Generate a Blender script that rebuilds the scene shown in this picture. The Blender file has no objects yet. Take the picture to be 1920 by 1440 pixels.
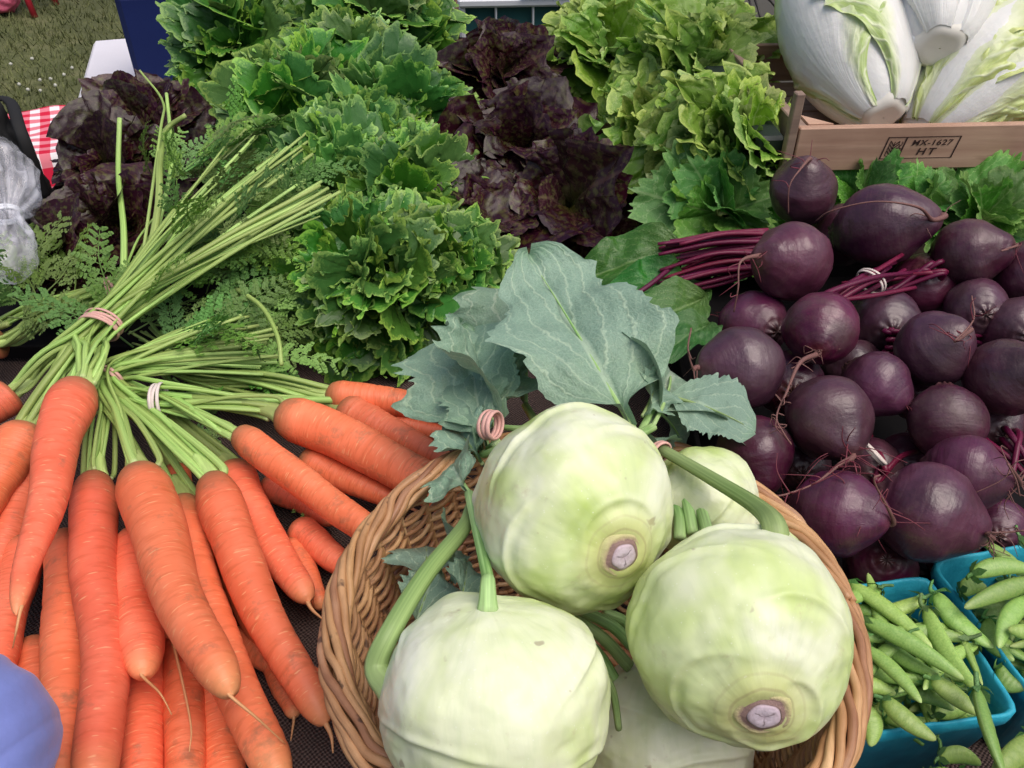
import bpy, math, random
import numpy as np
from mathutils import Vector, Matrix

random.seed(7)
RNG = np.random.default_rng(7)
SC = bpy.context.scene
COL = SC.collection
R = math.radians

# ------------------------------------------------------------------ camera, sky, sun, exposure
PITCH, FPX, CAMZ = R(38), 1550.0, 0.58
cd = bpy.data.cameras.new('camera')
cam = bpy.data.objects.new('camera', cd)
COL.objects.link(cam)
cam.location = (0, 0, CAMZ)
cam.rotation_euler = (R(90) - PITCH, 0, 0)
cd.sensor_fit = 'HORIZONTAL'
cd.sensor_width = 36
cd.lens = FPX / 1920 * 36
cd.clip_start, cd.clip_end = 0.02, 500
SC.camera = cam

SUN_EL, SUN_AZ = R(68), R(125)        # high, from behind the viewer, through thin cloud
w = bpy.data.worlds.new('World')
SC.world = w
w.use_nodes = True
nt = w.node_tree
nt.nodes.clear()
sky = nt.nodes.new('ShaderNodeTexSky')
sky.sky_type = 'NISHITA'
sky.sun_disc = False
sky.sun_elevation, sky.sun_rotation = SUN_EL, SUN_AZ
sky.air_density, sky.dust_density, sky.ozone_density = 1.0, 6.0, 0.7
bg = nt.nodes.new('ShaderNodeBackground')
bg.inputs[1].default_value = 0.10
wo = nt.nodes.new('ShaderNodeOutputWorld')
nt.links.new(sky.outputs[0], bg.inputs[0])
nt.links.new(bg.outputs[0], wo.inputs[0])
sd = bpy.data.lights.new('sun', 'SUN')
sd.energy, sd.angle, sd.color = 1.3, R(55), (1, 0.97, 0.95)
sun = bpy.data.objects.new('sun', sd)
COL.objects.link(sun)
sdir = Vector((math.sin(SUN_AZ) * math.cos(SUN_EL), math.cos(SUN_AZ) * math.cos(SUN_EL), math.sin(SUN_EL)))
sun.rotation_euler = sdir.to_track_quat('Z', 'Y').to_euler()
vs = SC.view_settings
vs.view_transform, vs.look, vs.exposure, vs.gamma = 'Standard', 'None', 0.34, 1.0
SC.render.engine = 'CYCLES'
SC.cycles.max_bounces = 5
SC.cycles.diffuse_bounces = 3
SC.cycles.glossy_bounces = 2
SC.cycles.transmission_bounces = 4
SC.cycles.transparent_max_bounces = 8
SC.cycles.caustics_reflective = SC.cycles.caustics_refractive = False

# ------------------------------------------------------------------ places (photo rays met with real heights / depths)
FW = np.array([0, math.cos(PITCH), -math.sin(PITCH)])
UP = np.array([0, math.sin(PITCH), math.cos(PITCH)])
CAM = np.array([0, 0, CAMZ])
def ray(px, py): return FW + np.array([(px - 960) / FPX, 0, 0]) + UP * ((720 - py) / FPX)
def PT(px, py, t): return CAM + ray(px, py) * t            # at depth t (metres)
def PZ(px, py, z):
    d = ray(px, py)
    return CAM + d * ((z - CAMZ) / d[2])
def depth(p): return float((np.asarray(p) - CAM) @ FW)
def unit(v):
    v = np.asarray(v, float)
    return v / (np.linalg.norm(v) + 1e-12)

# ------------------------------------------------------------------ noise
def vnoise(p, seed=0):
    p = np.asarray(p, float)
    i = np.floor(p).astype(np.int64)
    f = p - i
    f = f * f * (3 - 2 * f)
    out = 0
    for dx in (0, 1):
        for dy in (0, 1):
            for dz in (0, 1):
                h = ((i[..., 0] + dx) * 374761393 + (i[..., 1] + dy) * 668265263 + (i[..., 2] + dz) * 2147483647 + seed * 974634777)
                h = (h ^ (h >> 13)) * 1274126177
                h = (h ^ (h >> 16)) & 0xffff
                val = h / 32767.5 - 1
                wx = f[..., 0] if dx else 1 - f[..., 0]
                wy = f[..., 1] if dy else 1 - f[..., 1]
                wz = f[..., 2] if dz else 1 - f[..., 2]
                out = out + val * wx * wy * wz
    return out
def fbm(p, oct=3, seed=0):
    p = np.asarray(p, float)
    return sum(vnoise(p * 2 ** k, seed + k) / 2 ** k for k in range(oct))
def n1(x, seed=0):
    x = np.asarray(x, float)
    return vnoise(np.stack([x, x * 0 + 3.3, x * 0 + seed * 7.7], -1), seed)
def sstep(a, b, x):
    t = np.clip((x - a) / (b - a), 0, 1)
    return t * t * (3 - 2 * t)

# ------------------------------------------------------------------ mesh helpers
def mesh(name, V, F, uv=None, smooth=True, mats=()):
    """F: (n,4) array of quads or a list of faces; uv: per vertex."""
    me = bpy.data.meshes.new(name)
    V = np.asarray(V, np.float32)
    if isinstance(F, np.ndarray):
        n, k = F.shape
        me.vertices.add(len(V)); me.vertices.foreach_set('co', V.ravel())
        me.loops.add(n * k); me.loops.foreach_set('vertex_index', F.astype(np.int32).ravel())
        me.polygons.add(n)
        me.polygons.foreach_set('loop_start', np.arange(0, n * k, k, dtype=np.int32))
        me.update(calc_edges=True)
        li = F.ravel()
    else:
        me.from_pydata(V.tolist(), [], [list(map(int, f)) for f in F])
        li = np.concatenate([np.asarray(f) for f in F])
    if uv is not None:
        l = me.uv_layers.new(name='UVMap')
        l.data.foreach_set('uv', np.asarray(uv, np.float32)[li].ravel())
    me.polygons.foreach_set('use_smooth', np.full(len(me.polygons), smooth))
    for m in mats: me.materials.append(m)
    me.validate()
    return me

def grid_faces(nu, nv, wrap=False, off=0):
    """vertex index = i*nv + j, i along (nu), j across (nv)"""
    i, j = np.meshgrid(np.arange(nu - 1), np.arange(nv if wrap else nv - 1), indexing='ij')
    j2 = (j + 1) % nv
    return (np.stack([i * nv + j, i * nv + j2, (i + 1) * nv + j2, (i + 1) * nv + j], -1).reshape(-1, 4) + off)

def frames(P):
    P = np.asarray(P, float)
    T = np.gradient(P, axis=0)
    T /= np.linalg.norm(T, axis=1, keepdims=True) + 1e-12
    a = np.array([0, 0, 1.0]) if abs(T[0, 2]) < 0.9 else np.array([1.0, 0, 0])
    n = unit(np.cross(T[0], a))
    Ns = []
    for t in T:
        n = unit(n - t * (n @ t))
        Ns.append(n)
    Ns = np.array(Ns)
    return T, Ns, np.cross(T, Ns)

def tube(P, r, n=8, flat=1.0, up=None):
    """closed tube round the path P, radius r (scalar or per point); returns V,F,uv"""
    P = np.asarray(P, float)
    m = len(P)
    r = np.broadcast_to(np.asarray(r, float), (m,))
    T, A, B = frames(P)
    if up is not None:
        B = np.array([unit(np.asarray(up) - t * (np.asarray(up) @ t)) for t in T])
        A = np.cross(B, T)
    P = np.concatenate([P[:1], P, P[-1:]]); A = np.concatenate([A[:1], A, A[-1:]]); B = np.concatenate([B[:1], B, B[-1:]])
    r = np.concatenate([[r[0] * .02], r, [r[-1] * .02]])
    th = np.arange(n) / n * 2 * np.pi
    V = P[:, None] + r[:, None, None] * (np.cos(th)[None, :, None] * A[:, None] + flat * np.sin(th)[None, :, None] * B[:, None])
    s = np.linspace(0, 1, m + 2)
    uv = np.stack(np.broadcast_arrays(th[None] / 2 / np.pi, s[:, None]), -1)
    return V.reshape(-1, 3), grid_faces(m + 2, n, True), uv.reshape(-1, 2)

def spline(C, n=24):
    """Catmull-Rom through control points C"""
    C = np.asarray(C, float)
    if len(C) == 2: return C[0] + (C[1] - C[0]) * np.linspace(0, 1, n)[:, None]
    Q = np.concatenate([[2 * C[0] - C[1]], C, [2 * C[-1] - C[-2]]])
    k = len(C) - 1
    x = np.linspace(0, k - 1e-9, n)
    i = x.astype(int)
    t = (x - i)[:, None]
    a, b, c, d = Q[i], Q[i + 1], Q[i + 2], Q[i + 3]
    return 0.5 * (2 * b + (c - a) * t + (2 * a - 5 * b + 4 * c - d) * t ** 2 + (3 * b - a - 3 * c + d) * t ** 3)

def join(parts):
    Vs, Fs, Us, o = [], [], [], 0
    for V, F, U in parts:
        Vs.append(V); Fs.append(F + o); Us.append(U); o += len(V)
    return np.concatenate(Vs), np.concatenate(Fs), np.concatenate(Us)

def box(c, s, rot=None, bev=0.0):
    """bevelled box: vertices and quads list"""
    c = np.asarray(c, float); h = np.asarray(s, float) / 2
    b = min(bev, h.min() * .9)
    if b <= 0:
        V = np.array([[x, y, z] for x in (-1, 1) for y in (-1, 1) for z in (-1, 1)], float) * h
        F = [(0, 1, 3, 2), (4, 6, 7, 5), (0, 4, 5, 1), (2, 3, 7, 6), (0, 2, 6, 4), (1, 5, 7, 3)]
    else:
        V = []; idx = {}
        for sx in (-1, 1):
            for sy in (-1, 1):
                for sz in (-1, 1):
                    for k in range(3):
                        v = np.array([sx, sy, sz]) * (h - b)
                        v[k] = (sx, sy, sz)[k] * h[k]
                        idx[(sx, sy, sz, k)] = len(V); V.append(v)
        V = np.array(V); F = []
        for k in range(3):
            a, d = [q for q in range(3) if q != k]
            for s in (-1, 1):
                q = []
                for (p, r_) in ((-1, -1), (1, -1), (1, 1), (-1, 1)):
                    m = [0, 0, 0]; m[k] = s; m[a] = p; m[d] = r_
                    q.append(idx[(*m, k)])
                F.append(q)
        for k in range(3):
            a, d = [q for q in range(3) if q != k]
            for p in (-1, 1):
                for r_ in (-1, 1):
                    q = []
                    for (s, f) in ((-1, a), (1, a), (1, d), (-1, d)):
                        m = [0, 0, 0]; m[k] = s; m[a] = p; m[d] = r_
                        q.append(idx[(*m, f)])
                    F.append(q)
        for sx in (-1, 1):
            for sy in (-1, 1):
                for sz in (-1, 1):
                    F.append([idx[(sx, sy, sz, k)] for k in range(3)])
    if rot is not None: V = V @ np.asarray(rot).T
    return V + c, F

def rotz(a):
    c, s = math.cos(a), math.sin(a)
    return np.array([[c, -s, 0], [s, c, 0], [0, 0, 1.0]])

def fix_normals(me):
    import bmesh
    b = bmesh.new(); b.from_mesh(me)
    bmesh.ops.recalc_face_normals(b, faces=b.faces)
    b.to_mesh(me); b.free()

# ------------------------------------------------------------------ object helpers
def tag(o, label=None, cat=None, group=None, kind=None):
    if label: o['label'] = label
    if cat: o['category'] = cat
    if group: o['group'] = group
    if kind: o['kind'] = kind
    return o
def thing(name, loc, label, cat, group=None):
    o = bpy.data.objects.new(name, None)
    COL.objects.link(o)
    o.location = Vector(loc)
    o.empty_display_size = 0.02
    return tag(o, label, cat, group)
def rootloc(o):
    while o.parent: o = o.parent
    return np.array(o.location)
def part(name, V, F, m, parent=None, uv=None, smooth=True, fix=False):
    """mesh object; V in world coordinates"""
    V = np.asarray(V, float)
    if parent is not None: V = V - rootloc(parent)
    me = mesh(name, V, F, uv, smooth, [m])
    if fix: fix_normals(me)
    o = bpy.data.objects.new(name, me)
    COL.objects.link(o)
    o.parent = parent
    return o
def tpart(name, P, r, m, parent, n=8, flat=1.0, up=None):
    V, F, U = tube(P, r, n, flat, up)
    return part(name, V, F, m, parent, U)
def inst(name, me, M, parent):
    o = bpy.data.objects.new(name, me)
    COL.objects.link(o)
    o.parent = parent
    o.matrix_basis = Matrix.Translation(-Vector(rootloc(parent))) @ M if parent is not None else M
    return o
def basis(o, x, y, z, s=1.0):
    M = Matrix.Identity(4)
    for i in range(3):
        M[i][0], M[i][1], M[i][2], M[i][3] = x[i] * s, y[i] * s, z[i] * s, o[i]
    return M

# ------------------------------------------------------------------ materials
class Nodes:
    def __init__(s, name):
        s.m = bpy.data.materials.new(name); s.m.use_nodes = True
        s.t = s.m.node_tree; s.t.nodes.clear()
        s.out = s.t.nodes.new('ShaderNodeOutputMaterial')
        s.tc = s.t.nodes.new('ShaderNodeTexCoord')
    def new(s, k): return s.t.nodes.new(k)
    def link(s, a, b): s.t.links.new(a, b)
    def put(s, sock, v):
        if isinstance(v, bpy.types.NodeSocket): s.link(v, sock)
        elif isinstance(v, (tuple, list)) and len(v) == 3 and sock.type == 'RGBA': sock.default_value = (*v, 1)
        else: sock.default_value = v
    def co(s, k='Object'): return s.tc.outputs[k]
    def map(s, v, sc=(1, 1, 1), loc=(0, 0, 0)):
        n = s.new('ShaderNodeMapping'); s.link(v, n.inputs[0]); n.inputs['Scale'].default_value = sc
        s.put(n.inputs['Location'], loc) if not isinstance(loc, bpy.types.NodeSocket) else s.link(loc, n.inputs['Location'])
        return n.outputs[0]
    def noise(s, v, scale, det=3, rough=.55, dist=0):
        n = s.new('ShaderNodeTexNoise'); s.link(v, n.inputs['Vector'])
        n.inputs['Scale'].default_value = scale; n.inputs['Detail'].default_value = det
        n.inputs['Roughness'].default_value = rough; n.inputs['Distortion'].default_value = dist
        return n.outputs[0]
    def vor(s, v, scale, feat='F1'):
        n = s.new('ShaderNodeTexVoronoi'); n.feature = feat; s.link(v, n.inputs['Vector']); n.inputs['Scale'].default_value = scale
        return n.outputs['Distance']
    def ramp(s, f, *st):
        n = s.new('ShaderNodeValToRGB'); e = n.color_ramp.elements
        while len(e) < len(st): e.new(.5)
        for q, (p, c) in zip(e, st):
            q.position = p; q.color = (*c, 1) if isinstance(c, (tuple, list)) else (c, c, c, 1)
        s.link(f, n.inputs[0]); return n.outputs[0]
    def mix(s, f, a, b, mode='MIX'):
        n = s.new('ShaderNodeMix'); n.data_type = 'RGBA'; n.blend_type = mode
        s.put(n.inputs[0], f); s.put(n.inputs[6], a); s.put(n.inputs[7], b)
        return n.outputs[2]
    def math(s, op, a, b=0.0, c=0.0):
        n = s.new('ShaderNodeMath'); n.operation = op
        s.put(n.inputs[0], a); s.put(n.inputs[1], b); s.put(n.inputs[2], c)
        return n.outputs[0]
    def sep(s, v):
        n = s.new('ShaderNodeSeparateXYZ'); s.link(v, n.inputs[0]); return n.outputs
    def comb(s, x, y, z=0.0):
        n = s.new('ShaderNodeCombineXYZ')
        for i, q in enumerate((x, y, z)): s.put(n.inputs[i], q)
        return n.outputs[0]
    def rnd(s): 
        n = s.new('ShaderNodeObjectInfo'); return n.outputs['Random']
    def offs(s, v, k=17.0):
        """coordinates shifted per object, so copies do not repeat"""
        r = s.math('MULTIPLY', s.rnd(), k)
        n = s.new('ShaderNodeVectorMath'); n.operation = 'ADD'; s.link(v, n.inputs[0]); s.link(s.comb(r, r, r), n.inputs[1])
        return n.outputs[0]
    def hsv(s, c, h=.5, sa=1.0, v=1.0):
        n = s.new('ShaderNodeHueSaturation'); s.put(n.inputs['Hue'], h); s.put(n.inputs['Saturation'], sa); s.put(n.inputs['Value'], v); s.put(n.inputs['Color'], c)
        return n.outputs[0]
    def bump(s, h, st=.3, d=.002):
        n = s.new('ShaderNodeBump'); n.inputs['Strength'].default_value = st; n.inputs['Distance'].default_value = d
        s.link(h, n.inputs['Height']); return n.outputs[0]
    def bsdf(s, col, rough=.5, spec=.5, normal=None, sss=0, sssr=(.01, .006, .003), transl=0, tcol=None, coat=0, coatr=.2, sheen=0, trans=0, alpha=1.0):
        p = s.new('ShaderNodeBsdfPrincipled')
        s.put(p.inputs['Base Color'], col); s.put(p.inputs['Roughness'], rough); s.put(p.inputs['Specular IOR Level'], spec)
        if normal is not None: s.link(normal, p.inputs['Normal'])
        if sss:
            p.inputs['Subsurface Weight'].default_value = sss; p.inputs['Subsurface Radius'].default_value = sssr; p.inputs['Subsurface Scale'].default_value = 1.0
        if coat: p.inputs['Coat Weight'].default_value = coat; p.inputs['Coat Roughness'].default_value = coatr
        if sheen: p.inputs['Sheen Weight'].default_value = sheen
        if trans: p.inputs['Transmission Weight'].default_value = trans
        s.put(p.inputs['Alpha'], alpha)
        o = p.outputs[0]
        if transl:
            t = s.new('ShaderNodeBsdfTranslucent'); s.put(t.inputs[0], tcol if tcol is not None else col)
            if normal is not None: s.link(normal, t.inputs['Normal'])
            x = s.new('ShaderNodeMixShader'); x.inputs[0].default_value = transl
            s.link(o, x.inputs[1]); s.link(t.outputs[0], x.inputs[2]); o = x.outputs[0]
        s.link(o, s.out.inputs[0])
        return s.m

M = {}
def plain(name, col, rough=.5, **k):
    n = Nodes(name)
    v = n.noise(n.offs(n.co()), 40, 3)
    c = n.mix(n.math('MULTIPLY', v, .35), col, tuple(x * .6 for x in col))
    M[name] = n.bsdf(c, rough, **k)
    return M[name]

def mat_carrot():
    n = Nodes('carrot_skin'); uv = n.co('UV'); r = n.rnd()
    u, v, _ = n.sep(uv)
    q = n.comb(n.math('ADD', n.math('MULTIPLY', u, 5), n.math('MULTIPLY', r, 31)), n.math('ADD', n.math('MULTIPLY', v, 60), n.math('MULTIPLY', r, 57)), r)
    lines = n.noise(q, 1.0, 2, .5)
    q2 = n.comb(n.math('ADD', n.math('MULTIPLY', u, 9), n.math('MULTIPLY', r, 11)), n.math('ADD', n.math('MULTIPLY', v, 150), n.math('MULTIPLY', r, 7)), r)
    lent = n.noise(q2, 1.0, 1, .4)
    ob = n.offs(n.co())
    big = n.noise(ob, 28, 3)
    c = n.ramp(big, (.25, (.80, .145, .052)), (.55, (.88, .185, .078)), (.8, (.92, .235, .11)))
    c = n.mix(n.ramp(lines, (.52, 0.0), (.68, .35)), c, (.52, .085, .016))
    c = n.mix(n.ramp(lent, (.66, 0.0), (.74, .55)), c, (.95, .50, .24))
    soil = n.noise(ob, 45, 5, .65)
    c = n.mix(n.ramp(n.math('ADD', soil, n.math('MULTIPLY', r, .06)), (.61, 0.0), (.76, .6)), c, (.26, .13, .07))
    # crown: brown-green shoulder; tip paler
    c = n.mix(n.ramp(n.math('ADD', v, n.math('MULTIPLY', n.noise(ob, 60, 3), .05)), (.03, 0.9), (.08, .6), (.17, 0.0)), c, (.22, .12, .05))
    c = n.mix(n.ramp(v, (.88, 0.0), (1.0, .55)), c, (.85, .42, .17))
    c = n.hsv(c, n.math('MULTIPLY_ADD', r, .010, .495), .98, n.math('MULTIPLY_ADD', n.math('FRACT', n.math('MULTIPLY', r, 7.3)), .3, .85))
    h = n.math('ADD', n.math('MULTIPLY', lines, .7), n.math('MULTIPLY', lent, .3))
    M['carrot'] = n.bsdf(c, n.math('MULTIPLY_ADD', soil, .35, .30), .4, n.bump(h, .5, .0014))
mat_carrot()

def mat_stalk(name, a, b, c0, rough=.45):
    n = Nodes(name); uv = n.co('UV'); u, v, _ = n.sep(uv); r = n.rnd()
    st = n.noise(n.comb(n.math('MULTIPLY', u, 14), n.math('MULTIPLY', v, 1.5), n.math('MULTIPLY', r, 50)), 1, 2)
    c = n.ramp(v, (0, c0), (.10, b), (.6, a), (.97, b), (1, c0))
    c = n.mix(n.ramp(st, (.4, 0.0), (.7, .5)), c, tuple(min(1, x * 1.8) for x in b))
    c = n.hsv(c, n.math('MULTIPLY_ADD', r, .03, .485), 1.0, n.math('MULTIPLY_ADD', r, .5, .75))
    M[name] = n.bsdf(c, rough, .4, n.bump(st, .4, .0008), transl=.15)
mat_stalk('carrot_stalk', (.27, .43, .09), (.40, .55, .17), (.58, .64, .34))
mat_stalk('carrot_sheath', (.40, .52, .16), (.44, .55, .19), (.50, .52, .24))
mat_stalk('beet_stalk', (.12, .008, .038), (.15, .010, .048), (.20, .04, .06), .36)
mat_stalk('kohl_stalk', (.20, .36, .10), (.36, .50, .20), (.52, .62, .34))

def mat_leaf(name, edge, mid, base, vein, edge_in=.82, rough=.42, transl=.28, nveins=7, slant=.55, spots=None, var=.35, hue=.02, veinw=.5, spec=.45, bumpk=.35, midrib=.05, relief=False, rim=0.0):
    """leaf blade: UV v runs base to margin, u across; pale veins"""
    n = Nodes(name); uv = n.co('UV'); u, v, _ = n.sep(uv); r = n.rnd()
    ob = n.offs(n.co())
    a = n.math('ABSOLUTE', n.math('MULTIPLY', n.math('SUBTRACT', u, .5), 2))
    big = n.noise(ob, 30, 2)
    fine = n.noise(ob, 130, 2)
    f = n.math('ADD', v, n.math('MULTIPLY', n.math('SUBTRACT', big, .5), .35))
    c = n.ramp(f, (.05, base), (.42, mid), (edge_in, mid), (1.0, edge))
    c = n.mix(n.ramp(v, (.945, 0.0), (.985, rim)), c, edge)
    c = n.mix(n.ramp(fine, (.35, 0.0), (.75, .5)), c, tuple(x * .55 for x in mid))
    if spots: c = n.mix(n.ramp(n.noise(ob, 14, 2, .5), (.48, 0.0), (.70, .85)), c, spots)
    wob = n.math('MULTIPLY', n.math('SUBTRACT', n.noise(ob, 25, 2), .5), .16)
    ph = n.math('FRACT', n.math('MULTIPLY', n.math('ADD', n.math('SUBTRACT', v, n.math('MULTIPLY', a, slant)), n.math('ADD', wob, 2)), nveins))
    d = n.math('ABSOLUTE', n.math('SUBTRACT', ph, .5))
    lat = n.ramp(d, (0, 1.0), (.03, .75), (.085, 0.0))
    mr = n.ramp(n.math('DIVIDE', a, n.math('SUBTRACT', 1.25, v)), (0, 1.0), (midrib * .7, .9), (midrib * 1.5, 0.0))
    vn = n.math('MAXIMUM', lat, mr)
    if relief: vn = n.math('MAXIMUM', vn, n.ramp(n.vor(uv, 26, 'DISTANCE_TO_EDGE'), (0, .35), (.07, 0.0)))
    c = n.mix(n.math('MULTIPLY', vn, veinw), c, vein)
    c = n.hsv(c, n.math('MULTIPLY_ADD', r, hue * 2, .5 - hue), n.math('MULTIPLY_ADD', n.math('FRACT', n.math('MULTIPLY', r, 5.7)), .2, .9), n.math('MULTIPLY_ADD', n.math('FRACT', n.math('MULTIPLY', r, 9.1)), var * 2, 1 - var))
    h = n.noise(ob, 75, 2, .6)
    if relief: h = n.math('ADD', n.math('MULTIPLY', vn, -.5), h)
    M[name] = n.bsdf(c, rough, spec, n.bump(h, bumpk, .003), transl=transl)
mat_leaf('curly_leaf', (.30, .53, .09), (.065, .205, .030), (.20, .34, .10), (.12, .28, .05), .88, nveins=5, veinw=.3, transl=.22, rough=.36, bumpk=.15, rim=.9)
mat_leaf('pale_leaf', (.50, .66, .16), (.19, .36, .05), (.44, .58, .20), (.48, .60, .24), .84, nveins=5, veinw=.4, transl=.3, rim=.7, bumpk=.15)
mat_leaf('red_leaf', (.028, .005, .015), (.030, .007, .011), (.13, .15, .03), (.16, .09, .07), .7, rough=.25, transl=.10, spots=(.075, .075, .020), nveins=5, veinw=.3, spec=.28, var=.4, hue=.03, bumpk=.12)
mat_leaf('kohl_leaf', (.23, .39, .24), (.25, .39, .28), (.26, .40, .25), (.60, .72, .52), .9, rough=.5, transl=.2, nveins=3.4, slant=.85, veinw=.42, var=.15, spec=.4, relief=True)
mat_leaf('beet_leaf', (.045, .17, .03), (.05, .19, .032), (.10, .22, .05), (.20, .34, .12), .9, rough=.33, transl=.18, nveins=8, slant=.5, veinw=.5, var=.25)
mat_leaf('celery_leaf', (.20, .42, .08), (.11, .30, .05), (.25, .42, .12), (.36, .52, .20), .9, rough=.42, transl=.25, nveins=6, slant=.8, veinw=.5)
mat_leaf('frond', (.24, .43, .10), (.20, .38, .085), (.28, .45, .14), (.28, .44, .14), .9, rough=.5, transl=.25, nveins=2, veinw=.1, hue=.03)
mat_leaf('napa_leaf', (.56, .70, .22), (.60, .72, .30), (.86, .87, .80), (.88, .90, .78), .8, rough=.36, transl=.18, nveins=9, slant=1.2, veinw=.6, var=.05, hue=.008, midrib=.16)
mat_leaf('yellow_napa_leaf', (.62, .70, .24), (.70, .74, .36), (.84, .85, .68), (.90, .90, .76), .8, rough=.36, transl=.18, nveins=12, slant=1.0, veinw=.75, var=.05, hue=.008, midrib=.10)
mat_leaf('calyx', (.16, .34, .09), (.15, .32, .09), (.22, .40, .14), (.3, .45, .2), .9, rough=.5, transl=.2, nveins=2, veinw=.2)

def mat_beet():
    n = Nodes('beet_skin'); r = n.rnd(); ob = n.offs(n.co()); uv = n.co('UV'); u, v, _ = n.sep(uv)
    big = n.noise(ob, 26, 4, .6)
    c = n.ramp(big, (.3, (.040, .005, .020)), (.5, (.072, .009, .036)), (.72, (.105, .018, .052)))
    ring = n.noise(n.comb(n.math('MULTIPLY', u, 4), n.math('MULTIPLY', v, 40), n.math('MULTIPLY', r, 40)), 1, 3)
    c = n.mix(n.ramp(ring, (.56, 0.0), (.75, .28)), c, (.13, .06, .065))
    c = n.mix(n.ramp(n.noise(ob, 90, 5, .7), (.58, 0.0), (.76, .5)), c, (.10, .05, .045))
    c = n.mix(n.ramp(v, (.0, .8), (.10, .35), (.2, 0.0)), c, (.10, .05, .035))
    c = n.mix(n.ramp(v, (.86, 0.0), (1, .6)), c, (.15, .05, .05))
    c = n.hsv(c, n.math('MULTIPLY_ADD', r, .03, .485), n.math('MULTIPLY_ADD', n.math('FRACT', n.math('MULTIPLY', r, 3.7)), .4, .75), n.math('MULTIPLY_ADD', n.math('FRACT', n.math('MULTIPLY', r, 9.7)), .7, .65))
    dust = n.math('MULTIPLY', n.ramp(n.noise(ob, 32, 5, .7), (.42, 0.0), (.66, .75)), n.math('FRACT', n.math('MULTIPLY', r, 13.3)))
    c = n.mix(dust, c, (.085, .052, .048))
    h = n.math('ADD', n.noise(ob, 150, 4, .6), n.math('ADD', n.math('MULTIPLY', ring, .5), big))
    M['beet'] = n.bsdf(c, n.math('ADD', n.math('MULTIPLY', dust, .35), n.math('MULTIPLY_ADD', n.noise(ob, 60, 3), .26, .20)), .7, n.bump(h, .28, .0022))
mat_beet()

def mat_kohl():
    n = Nodes('kohlrabi_skin'); ob = n.offs(n.co()); uv = n.co('UV'); u, v, _ = n.sep(uv)
    big = n.noise(ob, 15, 3, .5, .6)
    c = n.ramp(big, (.28, (.46, .60, .16)), (.40, (.62, .72, .34)), (.52, (.74, .79, .53)), (.68, (.83, .85, .70)))
    st = n.noise(n.comb(n.math('MULTIPLY', u, 60), n.math('MULTIPLY', v, 7)), 1, 3)
    c = n.mix(n.ramp(st, (.5, 0.0), (.75, .3)), c, (.52, .63, .33))
    sp = n.vor(ob, 260)
    c = n.mix(n.ramp(sp, (.06, .35), (.14, 0.0)), c, (.90, .92, .84))
    c = n.mix(n.ramp(n.noise(ob, 60, 5, .7), (.62, 0.0), (.76, .5)), c, (.50, .44, .28))
    c = n.mix(n.ramp(n.noise(ob, 85, 2, .5), (.72, 0.0), (.76, .7)), c, (.36, .30, .20))
    c = n.mix(n.ramp(n.math('ADD', v, n.math('MULTIPLY', n.noise(ob, 50, 3), .06)), (.86, 0.0), (.95, .65)), c, (.56, .55, .22))
    ringn = n.math('SINE', n.math('MULTIPLY', n.math('ADD', v, n.math('MULTIPLY', n.noise(ob, 40, 3), .03)), 170))
    c = n.mix(n.math('MULTIPLY', n.ramp(ringn, (.6, 0.0), (1.0, .5)), n.ramp(v, (.85, 0.0), (.93, 1.0))), c, (.36, .30, .16))
    h = n.math('ADD', n.noise(ob, 70, 3), n.math('MULTIPLY', st, .5))
    M['kohl'] = n.bsdf(c, .38, .45, n.bump(h, .18, .002), sss=.18, sssr=(.012, .012, .006))
mat_kohl()

def mat_wicker():
    n = Nodes('willow_wicker'); uv = n.co('UV'); u, v, _ = n.sep(uv); r = n.rnd(); ob = n.offs(n.co())
    c = n.ramp(n.noise(ob, 18, 4, .6), (.3, (.32, .150, .068)), (.55, (.50, .27, .135)), (.75, (.64, .41, .24)))
    g = n.noise(n.comb(n.math('MULTIPLY', u, 8), n.math('MULTIPLY', v, 60), n.math('MULTIPLY', r, 20)), 1, 4)
    c = n.mix(n.ramp(g, (.5, 0.0), (.75, .45)), c, (.22, .10, .045))
    c = n.mix(n.ramp(n.noise(ob, 75, 3, .5), (.66, 0.0), (.72, .8)), c, (.06, .03, .02))
    c = n.hsv(c, n.math('MULTIPLY_ADD', r, .02, .49), 1, n.math('MULTIPLY_ADD', r, .45, .75))
    M['wicker'] = n.bsdf(c, .42, .4, n.bump(g, .3, .001))
mat_wicker()

def mat_wood(name, a, b, dark):
    n = Nodes(name); ob = n.offs(n.co())
    g = n.noise(n.map(ob, (6, 90, 90)), 1.0, 4, .6, .4)
    c = n.ramp(g, (.3, a), (.7, b))
    c = n.mix(n.ramp(n.noise(n.map(ob, (14, 60, 60)), 1, 3), (.62, 0.0), (.75, .6)), c, dark)
    c = n.mix(n.ramp(n.noise(ob, 12, 4), (.45, 0.0), (.75, .35)), c, dark)
    c = n.hsv(c, .5, 1, n.math('MULTIPLY_ADD', n.rnd(), .3, .85))
    M[name] = n.bsdf(c, .65, .3, n.bump(g, .35, .0012))
mat_wood('pine', (.40, .235, .165), (.54, .35, .25), (.22, .115, .075))
mat_wood('old_pine', (.22, .15, .12), (.34, .24, .18), (.10, .06, .045))

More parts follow.
